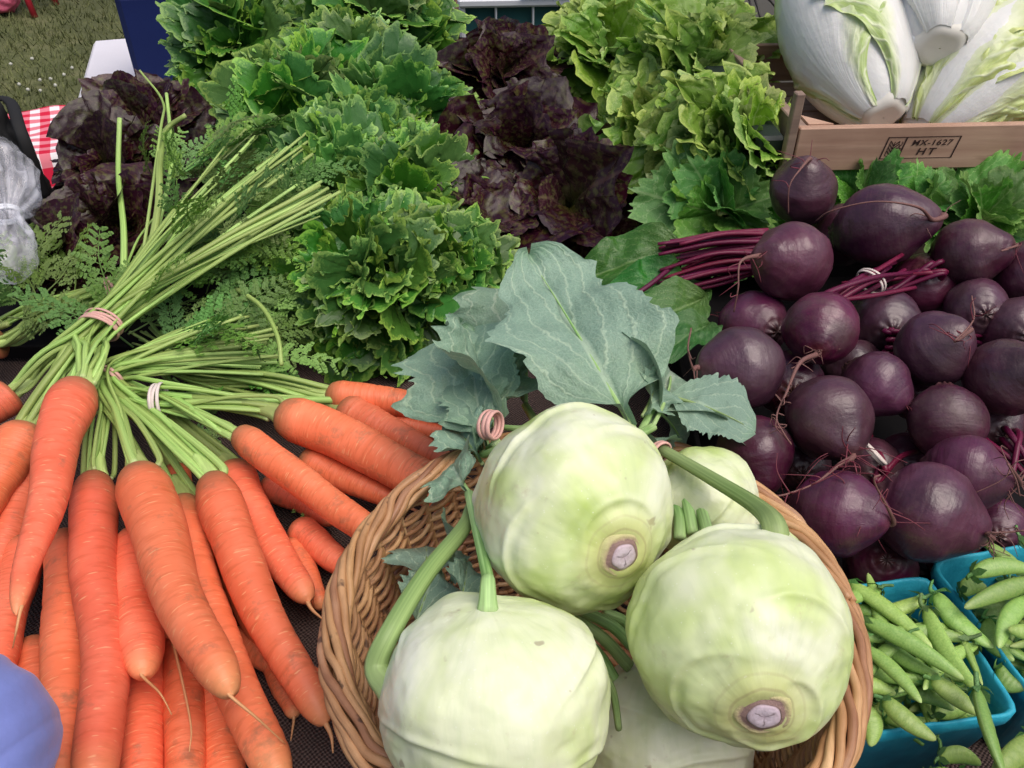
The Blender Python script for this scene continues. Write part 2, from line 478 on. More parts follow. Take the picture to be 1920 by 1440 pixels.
def mat_burlap():
    n = Nodes('burlap'); ob = n.co(); x, y, z = n.sep(ob)
    wv = lambda q, k: n.math('SINE', n.math('MULTIPLY', q, k))
    k = 2 * math.pi / .0036
    jx = n.math('ADD', x, n.math('MULTIPLY', n.noise(ob, 90, 2), .004)); jy = n.math('ADD', y, n.math('MULTIPLY', n.noise(ob, 80, 2), .004))
    h = n.math('MULTIPLY', wv(jx, k), wv(jy, k))
    c = n.ramp(n.math('MULTIPLY_ADD', h, .5, .5), (.2, (.028, .018, .018)), (.8, (.15, .105, .092)))
    c = n.mix(n.ramp(n.noise(ob, 20, 4), (.4, 0.0), (.7, .4)), c, (.07, .05, .045))
    M['burlap'] = n.bsdf(c, .9, .15, n.bump(h, .6, .002))
mat_burlap()

def mat_cloth(name, col, rough=.85, k=500, sheen=.2):
    n = Nodes(name); ob = n.co()
    f = n.noise(ob, k, 2); g = n.noise(ob, 9, 4)
    c = n.mix(n.math('MULTIPLY', f, .3), col, tuple(q * .6 for q in col))
    c = n.mix(n.ramp(g, (.4, 0.0), (.7, .25)), c, tuple(q * .75 for q in col))
    M[name] = n.bsdf(c, rough, .25, n.bump(f, .3, .0006), sheen=sheen)
mat_cloth('blue_cloth', (.20, .245, .60), .45, 300)
mat_cloth('white_cloth', (.74, .72, .78))
mat_cloth('grey_board', (.30, .28, .26))
mat_cloth('navy_cooler', (.018, .032, .15), .5, 200, 0)
plain('black_plastic', (.006, .005, .006), .8, spec=.15)  # near black for the added trays, stands in for shade below the heaps
plain('black_cloth', (.006, .006, .007), .8)
plain('red_plastic', (.42, .015, .035), .4)
plain('pink_plastic', (.55, .10, .17), .45)
plain('white_plastic', (.72, .74, .80), .35)
plain('blue_edge', (.10, .26, .75), .4)
plain('teal_panel', (.03, .11, .12), .3)
plain('green_tray', (.008, .018, .014), .55)
plain('wire', (.03, .025, .02), .5)
plain('rubber', (.74, .42, .36), .6)
plain('white_rubber', (.80, .70, .64), .6)
plain('ink', (.035, .012, .010), .7)
plain('carrot_root', (.72, .36, .16), .6)
plain('beet_root', (.19, .085, .075), .7)
plain('red_root', (.17, .028, .045), .6)
plain('cut_stalk', (.55, .66, .36), .5)

def mat_pulp():
    n = Nodes('turquoise_pulp'); ob = n.offs(n.co())
    c = n.ramp(n.noise(ob, 60, 4), (.3, (.016, .29, .42)), (.7, (.036, .42, .56)))
    c = n.mix(n.ramp(n.noise(ob, 300, 3, .7), (.62, 0.0), (.75, .4)), c, (.06, .42, .50))
    M['pulp'] = n.bsdf(c, .55, .35, n.bump(n.noise(ob, 260, 4, .6), .4, .0012))
mat_pulp()

def mat_pod():
    n = Nodes('pea_pod'); uv = n.co('UV'); u, v, _ = n.sep(uv); r = n.rnd(); ob = n.offs(n.co())
    c = n.ramp(n.noise(ob, 50, 3), (.3, (.19, .35, .055)), (.7, (.31, .47, .10)))
    c = n.mix(n.ramp(n.noise(ob, 320, 3, .6), (.55, 0.0), (.75, .35)), c, (.36, .52, .18))
    c = n.mix(n.ramp(v, (.86, 0.0), (1, .6)), c, (.45, .55, .18))
    c = n.mix(n.ramp(n.math('ABSOLUTE', n.math('SUBTRACT', n.math('FRACT', n.math('MULTIPLY', u, 2)), .5)), (.42, 0.0), (.5, .6)), c, (.40, .54, .20))
    c = n.mix(n.ramp(n.noise(ob, 120, 3, .6), (.68, 0.0), (.76, .5)), c, (.30, .30, .12))
    c = n.hsv(c, n.math('MULTIPLY_ADD', r, .03, .485), .95, n.math('MULTIPLY_ADD', n.math('FRACT', n.math('MULTIPLY', r, 7.7)), .5, .75))
    M['pod'] = n.bsdf(c, .36, .45, n.bump(n.noise(ob, 180, 3), .15, .001), sss=.1)
mat_pod()

def mat_bag():
    n = Nodes('clear_plastic'); ob = n.co()
    g = n.noise(ob, 34, 2, .5, 1.0)
    p = n.new('ShaderNodeBsdfPrincipled')
    n.put(p.inputs['Base Color'], (.80, .80, .88)); p.inputs['Roughness'].default_value = .07
    p.inputs['Specular IOR Level'].default_value = .8
    n.link(n.bump(g, .5, .006), p.inputs['Normal'])
    t = n.new('ShaderNodeBsdfTransparent'); x = n.new('ShaderNodeMixShader')
    n.link(n.ramp(g, (.35, .12), (.72, .48)), x.inputs[0]); n.link(t.outputs[0], x.inputs[1]); n.link(p.outputs[0], x.inputs[2])
    n.link(x.outputs[0], n.out.inputs[0]); M['clear'] = n.m
mat_bag()

def mat_gingham():
    n = Nodes('gingham'); ob = n.co('UV'); x, y, _ = n.sep(ob)
    sq = lambda q: n.math('GREATER_THAN', n.math('FRACT', n.math('MULTIPLY', q, 1.0)), .5)
    s = n.math('MULTIPLY', n.math('ADD', sq(x), sq(y)), .5)
    c = n.ramp(s, (0, (.80, .76, .78)), (.5, (.72, .20, .25)), (1, (.60, .015, .05)))
    n.t.nodes[-1].color_ramp.interpolation = 'LINEAR'
    M['gingham'] = n.bsdf(c, .85, .2)
mat_gingham()

def mat_grass(name, a, b, c_):
    n = Nodes(name); ob = n.co()
    g = n.noise(ob, 7, 5, .6)
    c = n.ramp(g, (.3, a), (.55, b), (.78, c_))
    c = n.mix(n.ramp(n.noise(ob, 60, 4, .7), (.4, 0.0), (.7, .5)), c, tuple(q * .5 for q in a))
    c = n.hsv(c, .5, 1.0, n.math('MULTIPLY_ADD', n.noise(ob, 1.3, 2), .8, .6))
    M[name] = n.bsdf(c, .8, .2)
mat_grass('lawn', (.075, .085, .035), (.11, .12, .05), (.17, .16, .085))
mat_grass('grass_blade', (.09, .11, .04), (.14, .155, .06), (.24, .23, .12))
plain('clover', (.55, .55, .48), .7)

#==SETTING==
# ------------------------------------------------------------------ ground and grass
GZ = -0.75
o = part('lawn', [[-60, -20, GZ], [60, -20, GZ], [60, 160, GZ], [-60, 160, GZ]], [(0, 1, 2, 3)], M['lawn'], None, smooth=False)
tag(o, 'trampled olive green lawn behind the stall', 'lawn', kind='structure')
def grass():
    n = 42000
    y = 1.7 + RNG.random(n) ** 1.3 * 7.5
    x = -y * .75 + RNG.random(n) * y * .75 + .1
    x = np.where(x > y * .1, x, x)
    h = .02 + RNG.random(n) * .035
    a = RNG.random(n) * 6.283
    w_ = .0025 + RNG.random(n) * .003
    ln = RNG.normal(0, .02, (n, 2))
    p0 = np.stack([x - np.cos(a) * w_, y - np.sin(a) * w_, np.full(n, GZ)], -1)
    p1 = np.stack([x + np.cos(a) * w_, y + np.sin(a) * w_, np.full(n, GZ)], -1)
    p2 = np.stack([x + ln[:, 0], y + ln[:, 1], GZ + h], -1)
    V = np.stack([p0, p1, p2], 1).reshape(-1, 3)
    F = np.arange(n * 3).reshape(-1, 3)
    o = part('grass', V, F, M['grass_blade'], None, smooth=False)
    tag(o, 'short worn grass blades on the lawn behind the stall', 'grass', kind='stuff')
grass()
def clovers():
    spots = [(75, 150), (52, 168), (76, 170), (95, 148), (104, 160), (135, 127), (36, 158), (120, 140), (20, 120), (60, 110)]
    for i, (px, py) in enumerate(spots):
        p = PZ(px, py, GZ + .03)
        th = np.linspace(0, np.pi, 6); ph = np.arange(8) / 8 * 6.283
        V = np.stack([np.sin(th)[:, None] * np.cos(ph), np.sin(th)[:, None] * np.sin(ph), np.cos(th)[:, None] + 0 * ph], -1).reshape(-1, 3)
        V = V * (1 + .25 * vnoise(V * 3 + i * 9.1)[:, None]) * .0085 + p
        t = thing('clover_flower', (p[0], p[1], GZ), 'tiny white clover flower head in the lawn behind the stall', 'clover', 'white clover flowers in the lawn')
        part('flower_head', V, grid_faces(6, 8, True), M['clover'], t)
        tpart('stem', [(p[0], p[1], GZ), (p[0] + .003, p[1], GZ + .015), p], .0012, M['grass_blade'], t, 5)
clovers()

# ------------------------------------------------------------------ table and its covers
def table(name, c, size, rz, label):
    c = np.array(c, float)
    t = thing(name, (c[0], c[1], GZ), label, 'table')
    Rz = rotz(rz)
    V, F = box((c[0], c[1], -.03), (size[0], size[1], .05), Rz, bev=.008)
    part('table_top', V, F, M['white_cloth'], t, smooth=False)
    for sx in (-1, 1):
        for sy in (-1, 1):
            q = c[:2] + (Rz @ np.array([sx * (size[0] / 2 - .1), sy * (size[1] / 2 - .1), 0]))[:2]
            tpart('leg', [(*q, GZ), (*q, -.056)], .016, M['wire'], t, 8)
table('stall_table', (.2, .64), (1.9, 1.14), 0, 'stall table carrying the heaped vegetables')
_c = np.array([-1.03, 2.12]) + (rotz(R(17.5)) @ np.array([.8, -.33, 0]))[:2]
table('white_table', _c, (1.6, .66), R(17.5), 'white topped table behind the dark lettuces, next to the navy cooler')
def runner():
    nx, ny = 120, 80
    x = np.linspace(-.74, 1.14, nx); y = np.linspace(.08, 1.2, ny)
    X, Y = np.meshgrid(x, y, indexing='ij')
    Z = .0012 + .0022 * (1 + fbm(np.stack([X * 9, Y * 9, X * 0], -1), 3))
    o = part('burlap_runner', np.stack([X, Y, Z], -1).reshape(-1, 3), grid_faces(nx, ny)[:, ::-1], M['burlap'])
    tag(o, 'coarse brown burlap cloth under the carrots and baskets', 'cloth')
runner()
#==REST==
def tray(name, c, size, h, rz, tilt, label):  # added tray whose black colour puts deep shade into the gaps above it
    c = np.asarray(c, float)
    Rm = rotz(rz) @ np.array([[1, 0, 0], [0, math.cos(tilt), -math.sin(tilt)], [0, math.sin(tilt), math.cos(tilt)]])
    t = thing(name, c, label, 'tray')
    for nm, o_, s_ in (('floor', (0, 0, .003), (size[0], size[1], .005)), ('side', (0, -size[1] / 2, h / 2), (size[0] + .006, .005, h)), ('side', (0, size[1] / 2, h / 2), (size[0] + .006, .005, h)), ('side', (-size[0] / 2, 0, h / 2 + .001), (.005, size[1] - .008, h)), ('side', (size[0] / 2, 0, h / 2 + .001), (.005, size[1] - .008, h))):
        V, F = box(c + Rm @ np.array(o_), s_, Rm, .001)
        part(nm, V, F, M['black_plastic'], t, smooth=False)
tray('black_tray', (-.17, 1.01, .026), (1.02, .46, 0), .018, 0, R(4), 'shallow black tray under the lettuces')
tray('black_tray', (.425, .655, .037), (.50, .42, 0), .03, 0, R(8), 'shallow black tray under the beets')

# ------------------------------------------------------------------ leaves (shared meshes)
def fan_leaf(seed, L=1.0, span=62, big=(2.2, .13, 1.8), mid=(6, .06, 4), fine=(17, .03, 9), teeth=.05, bend=.7, blister=.01, nr=26, na=84, cup=.12, curl=0.0, lift=0.0):
    """ruffled lettuce leaf of length 1: base at the origin, along +Y, upper side +Z.
    big / mid / fine: (waves per half leaf, height, how close to the margin) of the three orders of ruffle"""
    s = 1 - (1 - np.linspace(0.0, 1, nr)) ** 1.5
    u = np.linspace(-1, 1, na)
    S, U = np.meshgrid(s, u, indexing='ij')
    ang = np.radians(span) * U
    nz = lambda f, k=0: n1(U * f + 50 + seed * 13.7 + k * 31, seed + k)
    lobe = 1 + .13 * nz(2.2) + .06 * nz(6, 7) * S ** 3
    edge = teeth * (nz(16, 1) * sstep(.75, 1, S) + .8 * nz(38, 5) * sstep(.88, 1, S))
    rr = S * (lobe + edge) * (1 - .18 * np.abs(U) ** 2.5)
    wid = .12 + .88 * sstep(0, .55, S)
    X = rr * np.sin(ang) * wid
    Y = rr * np.cos(ang * .92)
    W = []
    for i, (k, h, p) in enumerate((big, mid, fine)):
        ph = U * k * np.pi + nz(1.2 * k ** .8, 2 + i) * 2.6 + i
        am = h * S ** p * (1 + .5 * nz(2.3, 12 + i))
        W.append((am, ph))
    Z = sum(a * np.sin(p) for a, p in W) + lift * S ** 7 * (1 + .8 * nz(3, 20))
    ex = sum(a * g * np.sin(2 * p + .4) for (a, p), g in zip(W, (.25, .42, .5)))          # folds lean over their neighbours
    er = -curl * (np.abs(W[1][0] * np.sin(W[1][1])) + .8 * np.abs(W[2][0] * np.sin(W[2][1])))    # a raised fold draws the margin in
    X = X + ex * np.cos(ang) + er * np.sin(ang)
    Y = Y - ex * np.sin(ang) * .6 + er * np.cos(ang)
    Q = np.stack([X * 7, Y * 7, 0 * X + seed], -1)
    Z = Z + blister * fbm(Q, 3, seed) * sstep(.1, .5, S) + blister * .8 * np.abs(vnoise(Q * 2.4, seed + 9)) * sstep(.1, .5, S)
    Z = Z - .05 * np.exp(-(X / .045) ** 2) * (1 - S) + cup * X ** 2
    bd = bend * Y
    cy, cz = np.sin(bd) / bend - Z * np.sin(bd), (np.cos(bd) - 1) / bend + Z * np.cos(bd)
    V = np.stack([X, cy, cz], -1).reshape(-1, 3) * L
    uv = np.stack([U * .5 + .5, S], -1).reshape(-1, 2)
    return V, grid_faces(nr, na)[:, ::-1], uv

def blade_leaf(seed, width=.35, lobes=.0, teeth=.02, wave=.03, bend=.5, fold=.15, prof=(.15, .45, 1.0), quilt=.008, nr=44, na=25, nveins=6, slant=.75, stem=0.0):
    """broad blade with a midrib, length 1 along +Y, upper side +Z; prof: where it starts, is widest, power"""
    v = np.linspace(0, 1, nr); u = np.linspace(-1, 1, na)
    Vv, U = np.meshgrid(v, u, indexing='ij')
    x0, xm, pw = prof
    q = np.clip((Vv - x0) / (1 - x0), 0, 1); m = (xm - x0) / (1 - x0)
    wl = np.where(q < m, np.sin(np.pi / 2 * np.clip(q / m, 0, 1)) ** .8, np.clip(np.cos(np.pi / 2 * np.clip((q - m) / (1 - m), 0, 1)), 0, 1) ** (.75 * pw))
    sd_ = np.sign(U) * 3.1
    nzz = n1(Vv * 6 + sd_ * 11 + seed * 5.3, seed); nz2 = n1(Vv * 24 + sd_ * 7 + seed * 3.1, seed + 1); nz3 = n1(Vv * 60 + sd_ * 5 + seed, seed + 2)
    wl = wl * (1 + lobes * nzz + teeth * 4 * nz2 * np.abs(U) ** 3 + teeth * 2.5 * nz3 * np.abs(U) ** 5)
    wl = wl * width + .012
    X = U * wl
    Y = Vv + .04 * nz2 * np.abs(U) ** 3 * (teeth * 12)
    A = np.abs(U)
    Z = fold * np.abs(X) + wave * A ** 1.6 * np.sin(Vv * 13 + sd_ * 2 + n1(Vv * 3 + seed, seed + 4) * 3) + wave * .6 * fbm(np.stack([X * 5, Y * 5, 0 * X + seed * 2.2], -1), 3, seed)
    ph = np.abs(np.sin(np.pi * nveins * (Vv - slant * A)))
    Z = Z + quilt * ph ** .6 * sstep(.05, .3, A) * (1 - A * .3)
    Z = Z - .012 * np.exp(-(X / .02) ** 2)
    b = bend if abs(bend) > 1e-3 else 1e-3
    bd = b * Y
    V = np.stack([X, np.sin(bd) / b - Z * np.sin(bd), (np.cos(bd) - 1) / b + Z * np.cos(bd)], -1).reshape(-1, 3)
    uv = np.stack([U * .5 + .5, Vv], -1).reshape(-1, 2)
    return V, grid_faces(nr, na)[:, ::-1], uv

def leafset(n, fn, mat, name='leaf', **k):
    return [mesh(name, *fn(i + 1, **k), True, [M[mat]]) for i in range(n)]

CURLY = leafset(9, fan_leaf, 'curly_leaf', big=(1.8, .14, 1.8), mid=(5.5, .085, 5.0), fine=(14, .055, 9), teeth=.06, bend=.85, nr=36, na=300, blister=.025, curl=.6, lift=.09)
FRILLY = leafset(8, fan_leaf, 'curly_leaf', big=(2.0, .16, 1.8), mid=(6, .10, 4.0), fine=(15, .055, 7), teeth=.06, bend=.9, nr=30, na=260, blister=.03, curl=.6, lift=.07)
PALE = leafset(7, fan_leaf, 'pale_leaf', big=(1.8, .18, 1.6), mid=(5, .095, 3.6), fine=(11, .045, 8), teeth=.05, bend=.7, nr=32, na=220, blister=.03, curl=.6, lift=.07)
RED = leafset(9, fan_leaf, 'red_leaf', big=(1.7, .16, 1.5), mid=(3.8, .06, 2.6), fine=(8, .012, 5), teeth=.010, bend=.75, nr=34, na=90, blister=.032, cup=.3, span=62)
CELERY = leafset(5, fan_leaf, 'celery_leaf', big=(1.5, .10, 1.6), mid=(4, .03, 3), fine=(10, .01, 6), teeth=.10, bend=.4, nr=22, na=90, span=55, blister=.02)

def head(name, px, py, t, rad, meshes, nleaf, axis, label, cat, group, tmin=10, tmax=88, seed=0, jit=16, core=.25, heart=0, stray=0, dome=0):
    c = PT(px, py, t)
    rnd = random.Random(seed + 100)
    ax = unit(np.asarray(axis, float) + np.array([rnd.gauss(0, .16), rnd.gauss(0, .12), 0]))
    root = thing(name, c - ax * rad * .55, label, cat, group)
    a = unit(np.cross(ax, [0.3, 1, .2])); b = np.cross(ax, a)
    base = c - ax * rad * .55
    tw_all = []
    for i in range(nleaf):
        f = (i + .5) / nleaf
        tw_all.append((tmin + (tmax - tmin) * f ** .8 + rnd.uniform(-jit, jit), i * 2.39996 + rnd.uniform(-.5, .5), (.66 + .5 * f) * rnd.uniform(.8, 1.15), core * (1 - f), f))
    for i in range(heart):       # upright leaves that close the heart
        tw_all.append((rnd.uniform(3, 38), rnd.uniform(0, 6.283), rnd.uniform(.62, .95), rnd.uniform(.15, .45), .1))
    for i in range(stray):       # loose leaves flopped over the neighbours
        tw_all.append((rnd.uniform(45, 105), rnd.uniform(0, 6.283), rnd.uniform(.8, 1.2), rnd.uniform(.1, .45), .8))
    if dome: tw_all = []
    for i in range(dome):
        f = (i + .5) / dome
        tau, th = R(104 * f ** .62 + rnd.uniform(-6, 6)), i * 2.39996 + rnd.uniform(-.3, .3)
        p = math.sin(tau) * (math.cos(th) * a + math.sin(th) * b) + math.cos(tau) * ax
        d = unit(p + np.array([rnd.gauss(0, .30), rnd.gauss(0, .30), rnd.gauss(.0, .30)]) + .12 * ax)
        n = unit(ax * .8 + np.array([rnd.gauss(0, .45), rnd.gauss(0, .45) - .35, rnd.gauss(0, .3)]))
        n = unit(n - d * (n @ d)); x = np.cross(d, n)
        o_ = base + ax * rad * .25 + p * rad * rnd.uniform(.22, .38)
        inst('leaf', meshes[rnd.randrange(len(meshes))], basis(o_, x, d, n, rad * rnd.uniform(.56, .78)), root)
    for deg, th, sc_, up_, f in tw_all:
        tau = R(deg)
        rad_d = math.cos(th) * a + math.sin(th) * b
        d = math.sin(tau) * rad_d + math.cos(tau) * ax
        n = -math.cos(tau) * rad_d + math.sin(tau) * ax
        tw = rnd.uniform(-.6, .6)
        x = np.cross(d, n)
        x, n = math.cos(tw) * x + math.sin(tw) * n, -math.sin(tw) * x + math.cos(tw) * n
        o_ = base + rad_d * rad * .05 * f + ax * rad * up_
        inst('leaf', meshes[rnd.randrange(len(meshes))], basis(o_, x, d, n, rad * sc_), root)
    return root

AX = (0, -.62, .78)
G_CURLY = 'green curly lettuces'
for i, (px, py, t, rad, n, ax, lb) in enumerate([
    (445, 85, 1.30, .150, 26, (-.25, -.55, .8), 'bright green curly lettuce head beside the navy cooler, top left of its pile'),
    (700, 60, 1.30, .155, 28, (.1, -.55, .8), 'bright green curly lettuce head at the back, left of the white and blue box'),
    (565, 205, 1.17, .135, 28, (-.15, -.6, .78), 'bright green curly lettuce head directly behind the fan of carrot tops'),
    (745, 215, 1.15, .120, 28, (.1, -.6, .78), 'bright green curly lettuce head level with the upper dark red lettuce'),
    (630, 350, 1.05, .118, 28, (-.1, -.65, .75), 'bright green curly lettuce head half under the tips of the carrot stalks'),
    (775, 370, 1.03, .105, 28, (.2, -.65, .75), 'bright green curly lettuce head touching the small dark red lettuce'),
    (700, 535, .93, .120, 28, (.0, -.7, .72), 'front green curly lettuce head overhanging the carrots, nearest of its pile'),
    (650, 130, 1.22, .115, 24, (.0, -.6, .78), 'bright green curly lettuce head in the middle of its pile, upper one'),
    (690, 275, 1.09, .100, 24, (.05, -.62, .78), 'bright green curly lettuce head in the middle of its pile, lower one'),
    (845, 510, .97, .095, 20, (.25, -.62, .74), 'small green curly lettuce tucked between front lettuce and kohlrabi leaves')]):
    head('curly_lettuce', px, py, t, rad * 1.06, CURLY[:5] + FRILLY if i in (6, 9) else FRILLY, int(n * (1.3 if i < 6 else 1.15)), ax, lb, 'lettuce', G_CURLY, seed=i, tmin=4, tmax=98, jit=26, heart=6, stray=6, dome=(54 if i in (6, 9) else 62))
G_RED = 'dark red lettuces'
for i, (px, py, t, rad, n, ax, lb) in enumerate([
    (255, 228, 1.20, .088, 22, (.1, -.5, .85), 'dark red lettuce head in front of the navy cooler'),
    (195, 305, 1.10, .074, 20, (-.1, -.6, .8), 'dark red lettuce with olive heart beside the black bag'),
    (195, 425, 1.00, .080, 20, (0, -.6, .8), 'dark red lettuce head behind the carrot bands, low on the left'),
    (105, 480, .96, .068, 18, (-.2, -.6, .8), 'dark red lettuce lying beside the knotted clear plastic bag'),
    (945, 125, 1.26, .090, 24, (0, -.55, .8), 'dark red lettuce head in front of the white and blue box'),
    (985, 270, 1.12, .108, 24, (0, -.6, .8), 'large glossy dark red lettuce in the middle, between the green lettuces'),
    (1065, 375, 1.03, .106, 24, (.1, -.62, .78), 'dark red lettuce head behind the big blue green kohlrabi leaf'),
    (925, 400, 1.02, .080, 18, (-.1, -.62, .78), 'small dark red lettuce wedged against the front curly lettuces')]):
    head('red_lettuce', px, py, t, rad * 1.12, RED, int(n * 1.05), ax, lb, 'lettuce', G_RED, seed=20 + i, tmin=4, tmax=92, jit=26, heart=6, stray=5)
G_PALE = 'pale green lettuces'
for i, (px, py, t, rad, n, ax, lb) in enumerate([
    (1140, 80, 1.32, .115, 22, (-.1, -.5, .8), 'pale green leaf lettuce at the back, right of the white and blue box'),
    (1320, 115, 1.16, .112, 24, (.15, -.55, .8), 'pale green lettuce head beside the crumpled clear wrap'),
    (1240, 235, 1.14, .105, 24, (-.1, -.6, .8), 'pale green frilly lettuce bordering the large dark red lettuce'),
    (1408, 262, .965, .096, 26, (.2, -.6, .8), 'yellow green frilly lettuce next to the wooden crate corner')]):
    head('green_lettuce', px, py, t, rad * 1.12, PALE, int(n * 1.35), ax, lb, 'lettuce', G_PALE, seed=40 + i, tmin=4, tmax=94, jit=24, heart=6, stray=5)
for i, (px, py, t, rad, n, ax, lb) in enumerate([
    (1372, 378, .93, .080, 18, (.0, -.7, .72), 'flat leaved green bunch between pale lettuces and the purple beet stalks'),
    (1625, 345, .93, .060, 11, (0, -.6, .8), 'small green leafy bunch just behind the two rearmost beets'),
    (1745, 372, .92, .058, 11, (0, -.6, .8), 'green leafy bunch under the crate stamp, behind the elongated beet'),
    (1860, 395, .90, .072, 13, (.1, -.6, .8), 'pale green leafy bunch under the crate at the right edge')]):
    head('leafy_greens', px, py, t, rad, CELERY, n, ax, lb, 'greens', 'flat leaved greens', seed=60 + i, tmin=8, tmax=85)

# ------------------------------------------------------------------ carrots
def carrot_mesh(a, b, r, bend, seed, mid=None, taper=.62, blunt=.55):
    a, b = np.asarray(a), np.asarray(b)
    L = np.linalg.norm(b - a)
    dirv = unit(b - a)
    side = unit(np.cross(dirv, [0, 0, 1]))
    m, k = 84, 28
    s = np.linspace(0, 1, m)
    s = s ** 1.0
    # denser rings at both ends
    s = .5 - .5 * np.cos(np.pi * s) * (.75) + (s - .5) * .25 * 1.0 if False else s
    sp = a + (b - a) * s[:, None] + side * (bend * np.sin(np.pi * s) + L * .02 * n1(s * 3 + seed * 9.1, seed))[:, None]
    sp[:, 2] += L * .012 * n1(s * 3 + seed * 4.7, seed + 3)
    T, A, B = frames(sp)
    prof = np.sqrt(np.clip(1 - (1 - np.clip(s / .05, 0, 1)) ** 2, 0, 1)) * .72 + .28 * sstep(0, .12, s)
    prof = np.maximum(prof, .3)
    prof *= 1 - taper * .55 * s - taper * .25 * s ** 2.5
    end = np.clip((s - (1 - .13 * blunt - .03)) / (.13 * blunt + .03), 0, 1)
    prof *= np.sqrt(np.clip(1 - end ** 2.2, 0.0, 1)) * .96 + .04
    prof *= 1 + .05 * n1(s * 8 + seed * 3.3, seed + 5)
    th = np.arange(k) / k * 2 * np.pi
    TH, S = np.meshgrid(th, s)
    rr = prof[:, None] * r * (1 + .04 * np.sin(2 * TH + seed))
    rng = np.random.default_rng(seed)
    for _ in range(44):      # ring creases over part of the girth
        p0, t0, w0, wa = rng.uniform(.04, .95), rng.uniform(0, 6.283), rng.uniform(.003, .007), rng.uniform(.4, 1.5)
        dth = np.abs((TH - t0 + np.pi) % (2 * np.pi) - np.pi)
        rr = rr * (1 - rng.uniform(.015, .05) * np.exp(-((S - p0 - .006 * np.sin(TH * 2)) / w0) ** 2) * np.exp(-(dth / wa) ** 4))
    V = sp[:, None] + rr[..., None] * (np.cos(TH)[..., None] * A[:, None] + np.sin(TH)[..., None] * B[:, None])
    V = V.reshape(-1, 3)
    F = grid_faces(m, k, True)
    uv = np.stack([TH / 2 / np.pi, S], -1).reshape(-1, 2)
    n = len(V)
    V = np.concatenate([V, [sp[0] - dirv * r * .02], [sp[-1] + T[-1] * r * .1]])
    uv = np.concatenate([uv, [[.5, 0]], [[.5, 1]]])
    caps = [[n, (j + 1) % k, j, j] for j in range(k)] + [[n + 1, (m - 1) * k + j, (m - 1) * k + (j + 1) % k, (m - 1) * k + (j + 1) % k] for j in range(k)]
    faces = [list(f) for f in F] + [c[:3] for c in caps]
    return V, faces, uv, T

def frond_mesh(seed):
    rnd = random.Random(seed)
    parts = []
    def blade(p, d, n, L, w_):
        sd = unit(np.cross(d, n)) * w_
        V = np.array([p, p + d * L * .5 + sd, p + d * L, p + d * L * .5 - sd])
        parts.append((V, np.array([[0, 1, 2, 3]]), np.array([[.5, .3], [.9, .6], [.5, .9], [.1, .6]])))
    P = spline([(0, 0, 0), (.05, .35, .04), (-.02, .7, .05), (.03, 1, -.04)], 22)
    parts.append(tube(P, np.linspace(.011, .003, 22), 5))
    T, A, B = frames(P)
    Z = np.array([0, 0, 1.0])
    for i in range(5, 22, 2):
        f = i / 21
        for sg in (-1, 1):
            d = unit(T[i] * .75 + sg * unit(np.cross(T[i], Z)) * rnd.uniform(.6, 1) + Z * rnd.uniform(-.4, .4))
            L = .34 * (1 - f * .72) * rnd.uniform(.8, 1.15)
            Q = spline([P[i], P[i] + d * L * .5 + Z * rnd.uniform(-.02, .02), P[i] + d * L + Z * rnd.uniform(-.06, .02)], 7)
            parts.append(tube(Q, np.linspace(.005, .002, 7), 4))
            for j in range(1, 7):
                for s2 in (-1, 1):
                    dd = unit(d * .8 + s2 * unit(np.cross(d, Z)) * rnd.uniform(.5, .9) + Z * rnd.uniform(-.35, .35))
                    l2 = L * .36 * (1 - j * .085) * rnd.uniform(.8, 1.2)
                    blade(Q[j], dd, Z, l2, .015)
                    for s3 in (-1, 1):
                        d3 = unit(dd + s3 * np.cross(dd, Z) * .7 + Z * rnd.uniform(-.2, .2))
                        blade(Q[j] + dd * l2 * .35, d3, Z, l2 * .55, .012)
    V, F, U = join(parts)
    return mesh('frond', V, F, U, True, [M['frond']])
FRONDS = [frond_mesh(i) for i in range(6)]

def place(name, me, base, tip, face, parent, scale=1.0):
    base, tip = np.asarray(base), np.asarray(tip)
    y = unit(tip - base); z = np.asarray(face, float); z = unit(z - y * (z @ y)); x = np.cross(y, z)
    return inst(name, me, basis(base, x, y, z, np.linalg.norm(tip - base) * scale), parent)

